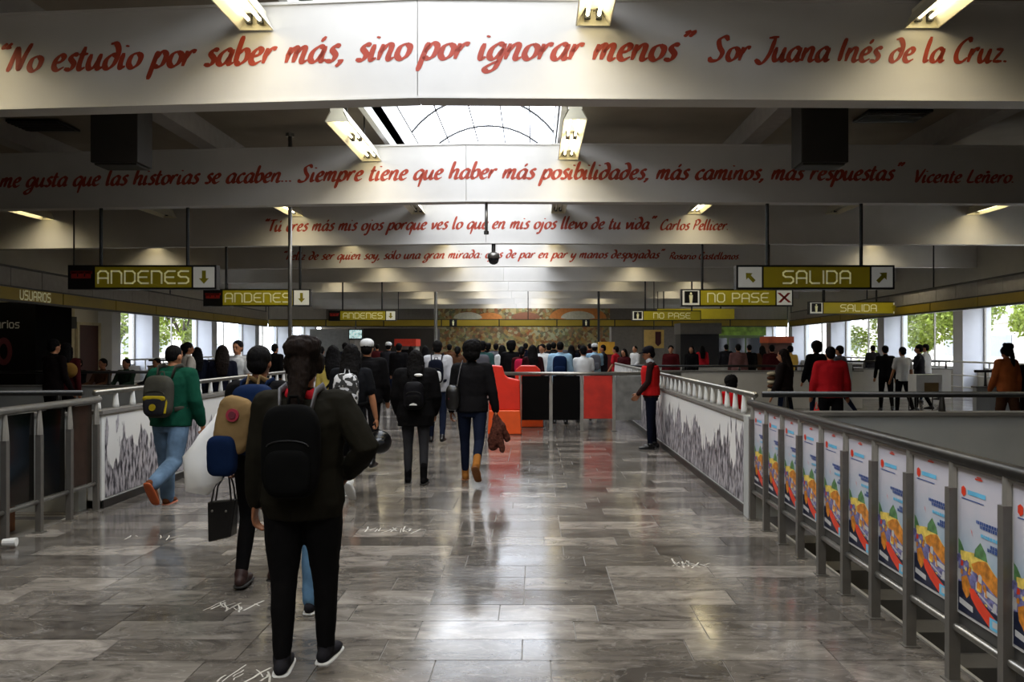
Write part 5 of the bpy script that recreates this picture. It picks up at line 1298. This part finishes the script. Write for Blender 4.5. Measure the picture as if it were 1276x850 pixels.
seat_people = [(98, 18.0, 165, 'seated man in dark clothes facing the viewer below the red door', blackc, skin_a, True), (129, 18.0, 165, 'seated person in brown beside the seated man, below the left windows', brownc, skin_b, False), (158, 18.0, 170, 'seated person in dark green between the brown and the black seated ones', K('dark green cloth', '#1c2a20'), skin_b, False), (196, 18.3, 165, 'seated person in black at the right end of the left bench', blackc, skin_b, False)]
for px_, yy, yw, lb, tp, sk, fc in seat_people:
    person('person', lb, PX(px_, yy), yy, 1.66, yw, legs=SIT, arms=SA, top=tp, pants=blackc, shoes=black_m, vox=.014, sit=True, face=fc, skin=sk, z=0)
t = empty('waiting_bench', (PX(143, 18.05), 18.05, 0), 0, 'dark bench under the seated people on the left', 'bench')
b = MB(); b.box(-1.9, 1.9, -.22, .22, .36, .42); b.build('seat', darksteel_m, t)
for x_ in (-1.7, 0, 1.7): b = MB(); b.box(x_-.03, x_+.03, -.2, .2, 0, .36); b.build('leg', darksteel_m, t)
flush()

# ---- the crowd: prototypes copied with clothes of their own
def proto(nm, **kw):
    p = person('person', nm, 0, -30, 1.66, 0, vox=.02, **kw); return p.root
PR = {}
W1 = ((12, 6, 1), (-14, 24, 1)); W2 = ((2, 2, 2), (-3, 4, 2))
PR['m'] = proto('proto', legs=W1, top=blackc, pants=dkjeans, shoes=black_m, hair='short', puff=.015)
PR['s'] = proto('proto', legs=W2, arms=((10, 8, 40, 10), (5, 8, 20, 5)), top=blackc, pants=dkjeans, shoes=black_m, hair='cropped', puff=.01, wide=1.06)
PR['l'] = proto('proto', legs=W2, top=blackc, pants=dkjeans, shoes=black_m, hair='long', puff=.01, wide=.95)
PR['t'] = proto('proto', legs=W1, top=blackc, pants=dkjeans, shoes=black_m, hair='tail', puff=.01, wide=.95)
PR['w'] = proto('proto', legs=W1, arms=((5, 8, 30, 0), (5, 8, 20, 0)), top=blackc, pants=dkjeans, shoes=black_m, hair='short', sleeve='short')
PR['b'] = proto('proto', legs=W2, top=blackc, pants=dkjeans, shoes=black_m, hair='bushy', puff=.02)
PR['v'] = proto('proto', legs=W2, arms=((25, 8, 70, 15), (25, 8, 70, 15)), top=blackc, pants=dkjeans, shoes=black_m, hair='short', cap=whitec)
flush()
PBK = MB(); PBK.ball((0, -.23, 1.22), (.15, .09, .21), 16, 10, .55); pbk = PBK.build('bag', navy, smooth=True); PBK2 = MB(); PBK2.ball((0, -.31, 1.12), (.12, .045, .1), 14, 8, .55); pbk2 = PBK2.build('front_pocket', navy, smooth=True)
def crowd(kind, px_, yy, H, yaw, top, label, pants=None, skin=None, bag=None, baglabel=None, capm=None):
    r = copy_tree(PR[kind]); r.location = (PX(px_, yy), yy, 0); r.rotation_euler.z = math.radians(yaw); k = H/1.7; r.scale = (k, k, k); r['label'] = label; r['group'] = 'people in the crowd'
    for c in r.children:
        n = c.name.split('.')[0]; m_ = {'jacket': top, 'shirt': top, 'trousers': pants, 'body': skin, 'cap': capm}.get(n)
        if m_ is not None: c.material_slots[0].link = 'OBJECT'; c.material_slots[0].material = m_
    if bag is not None:
        t = empty('backpack', r.location, r.rotation_euler.z, baglabel, 'backpack', 'backpacks in the crowd'); t.scale = (k, k, k)
        for q in (pbk, pbk2):
            c = q.copy(); C.objects.link(c); c.parent = t; c.material_slots[0].link = 'OBJECT'; c.material_slots[0].material = bag
teal = K('teal cloth', '#2c4a48'); pinkc = K('pink red canvas', '#b02040'); gry2 = K('mid grey cloth', '#54545a')
CROWD = [
('m', 601, 17.5, 1.72, 5, teal, 'person in a grey green jacket just right of the man with bushy hair', gry2, 'grey green backpack right of the bushy haired man'),
('b', 637, 19.5, 1.70, 0, blackc, 'person with bushy hair above the red barrier', None, None),
('l', 626, 21.0, 1.62, 40, whitec, 'person in white left of the bushy head above the red barrier', None, None),
('t', 650, 18.0, 1.60, -5, maroon, 'person in maroon with a pink backpack behind the red barrier', pinkc, 'bright pink red backpack behind the red barrier'),
('l', 664, 17.2, 1.62, 10, K('dark maroon cloth', '#260e10'), 'long haired person in dark maroon above the black boards', None, None),
('m', 676, 20.5, 1.66, 150, whitec, 'person in white facing the viewer between the dark coats', None, None),
('m', 684, 23.0, 1.68, 0, charcoal, 'person in charcoal in the middle of the crowd, left of the blue backpack', None, None),
('s', 698, 16.8, 1.70, -3, skyc, 'person with light blue sleeves and a big dark blue backpack', bluec, 'big dark blue backpack above the black boards'),
('w', 727, 17.0, 1.62, 5, whitec, 'person in a white T-shirt seen from behind above the red board', None, None),
('v', 741, 21.5, 1.66, 0, skyc, 'person in light blue with a pale cap and small backpack', gry2, 'small grey blue backpack right of the white T-shirt'),
('l', 712, 24.0, 1.62, 0, navy, 'long haired person in navy behind the big blue backpack', None, None),
('m', 690, 26.0, 1.72, 10, blackc, 'tall person in black farther back, left of the blue backpack', None, None),
('m', 618, 25.0, 1.68, -5, gry2, 'person in grey far behind the red barrier', None, None),
('b', 608, 29.0, 1.66, 0, blackc, 'far bushy haired person in black right of the big black hair', None, None),
('t', 570, 20.0, 1.60, 0, brownc, 'person in brown left of the bushy haired man', None, None),
('m', 655, 28.0, 1.70, 0, navy, 'far person in navy in front of the green part of the mural', None, None),
('l', 672, 30.0, 1.62, 0, brownc, 'far person in brown in front of the mural centre', None, None),
('s', 735, 28.0, 1.68, 20, maroon, 'far person in maroon behind the white T-shirt', None, None),
('m', 752, 25.0, 1.64, 90, charcoal, 'person in charcoal walking left before the yellow topped stand', None, None),
('w', 768, 24.0, 1.60, 60, redc, 'person in red beside the yellow topped stand', None, None),
('m', 497, 21.0, 1.68, 0, blackc, 'person in black before the small red topped kiosk', None, None),
('v', 484, 22.6, 1.70, 0, charcoal, 'person with a pale cap left of the small red topped kiosk', None, None),
('l', 530, 22.0, 1.60, 0, gry2, 'long haired person in grey left of the pale hoodie', None, None),
('m', 560, 26.0, 1.66, 0, brownc, 'far person in brown right of the pale hoodie', None, None),
('s', 470, 28.0, 1.66, 30, maroon, 'far person in maroon beyond the man with the white cap', None, None),
('m', 430, 22.0, 1.70, 5, navy, 'person in navy right of the tall steel pole', None, None),
('t', 400, 19.0, 1.60, 0, charcoal, 'person with a ponytail behind the nearest woman', None, None),
('m', 342, 20.0, 1.66, -20, blackc, 'person in black left of the tall steel pole', None, None),
('s', 792, 26.5, 1.60, 120, whitec, 'person in white seated height beyond the guard, on the left', None, None),
('l', 778, 22.5, 1.52, 140, maroon, 'person in maroon facing the viewer left of the guard', None, None),
('m', 836, 23.5, 1.62, 170, K('wine red cloth', '#4a1418'), 'person in wine red facing the viewer right of the guard', None, None),
('l', 862, 24.5, 1.60, 150, blackc, 'person in black before the dark newsstand, on the left', None, None),
('m', 920, 23.0, 1.66, 0, K('dusty pink cloth', '#6a4a48'), 'person in dusty pink and black before the green shop', None, None),
('s', 934, 24.0, 1.64, 10, blackc, 'person in black right of the dusty pink one', None, None),
('m', 905, 29, 1.66, 0, charcoal, 'person in charcoal left of the dusty pink one', None, None),
('l', 950, 26.0, 1.60, 20, brownc, 'person in brown under the orange awning, on the left', None, None),
('m', 962, 22.0, 1.64, -10, maroon, 'person in maroon before the orange awning', None, None),
('w', 985, 22.3, 1.62, 10, K('yellow shirt', '#c8a24a'), 'person in a yellow and orange top behind the striped bag', None, None),
('b', 1018, 17.0, 1.68, 20, blackc, 'person in black with bushy hair left of the red jacket', None, None),
('m', 1047, 18.0, 1.62, 40, gry2, 'person in grey just right of the red jacket', None, None),
('m', 1154, 23.0, 1.66, 60, whitec, 'far person in white by the second right window', None, None),
('l', 875, 30.0, 1.60, 0, redc, 'far person in red beside the dark newsstand', None, None),
('m', 585, 32.0, 1.70, 0, charcoal, 'far person in charcoal before the mural, left part', None, None),
('t', 625, 33.0, 1.60, 0, blackc, 'far person in black before the mural, middle part', None, None),
('s', 700, 32.0, 1.68, 0, gry2, 'far person in grey before the mural, right part', None, None),
('m', 722, 34.0, 1.66, 0, blackc, 'far person in black before the right end of the mural', None, None),
('l', 512, 30.0, 1.58, 0, navy, 'far long haired person in navy right of the red topped kiosk', None, None),
('w', 228, 23.5, 1.66, 0, navy, 'far person in navy by the left windows', None, None),
('m', 1088, 27.0, 1.62, 0, charcoal, 'far person in charcoal by the third right window', None, None),
]
for c_ in CROWD:
    kind, px_, yy, H_, yw, tp, lb, bg_, bl_ = c_
    crowd(kind, px_, yy, H_, yw, tp, lb, bag=bg_, baglabel=bl_)
def deltree(o):
    for ch in list(o.children): deltree(ch)
    bpy.data.objects.remove(o)
for r in PR.values(): deltree(r)
deltree(pbk); deltree(pbk2)
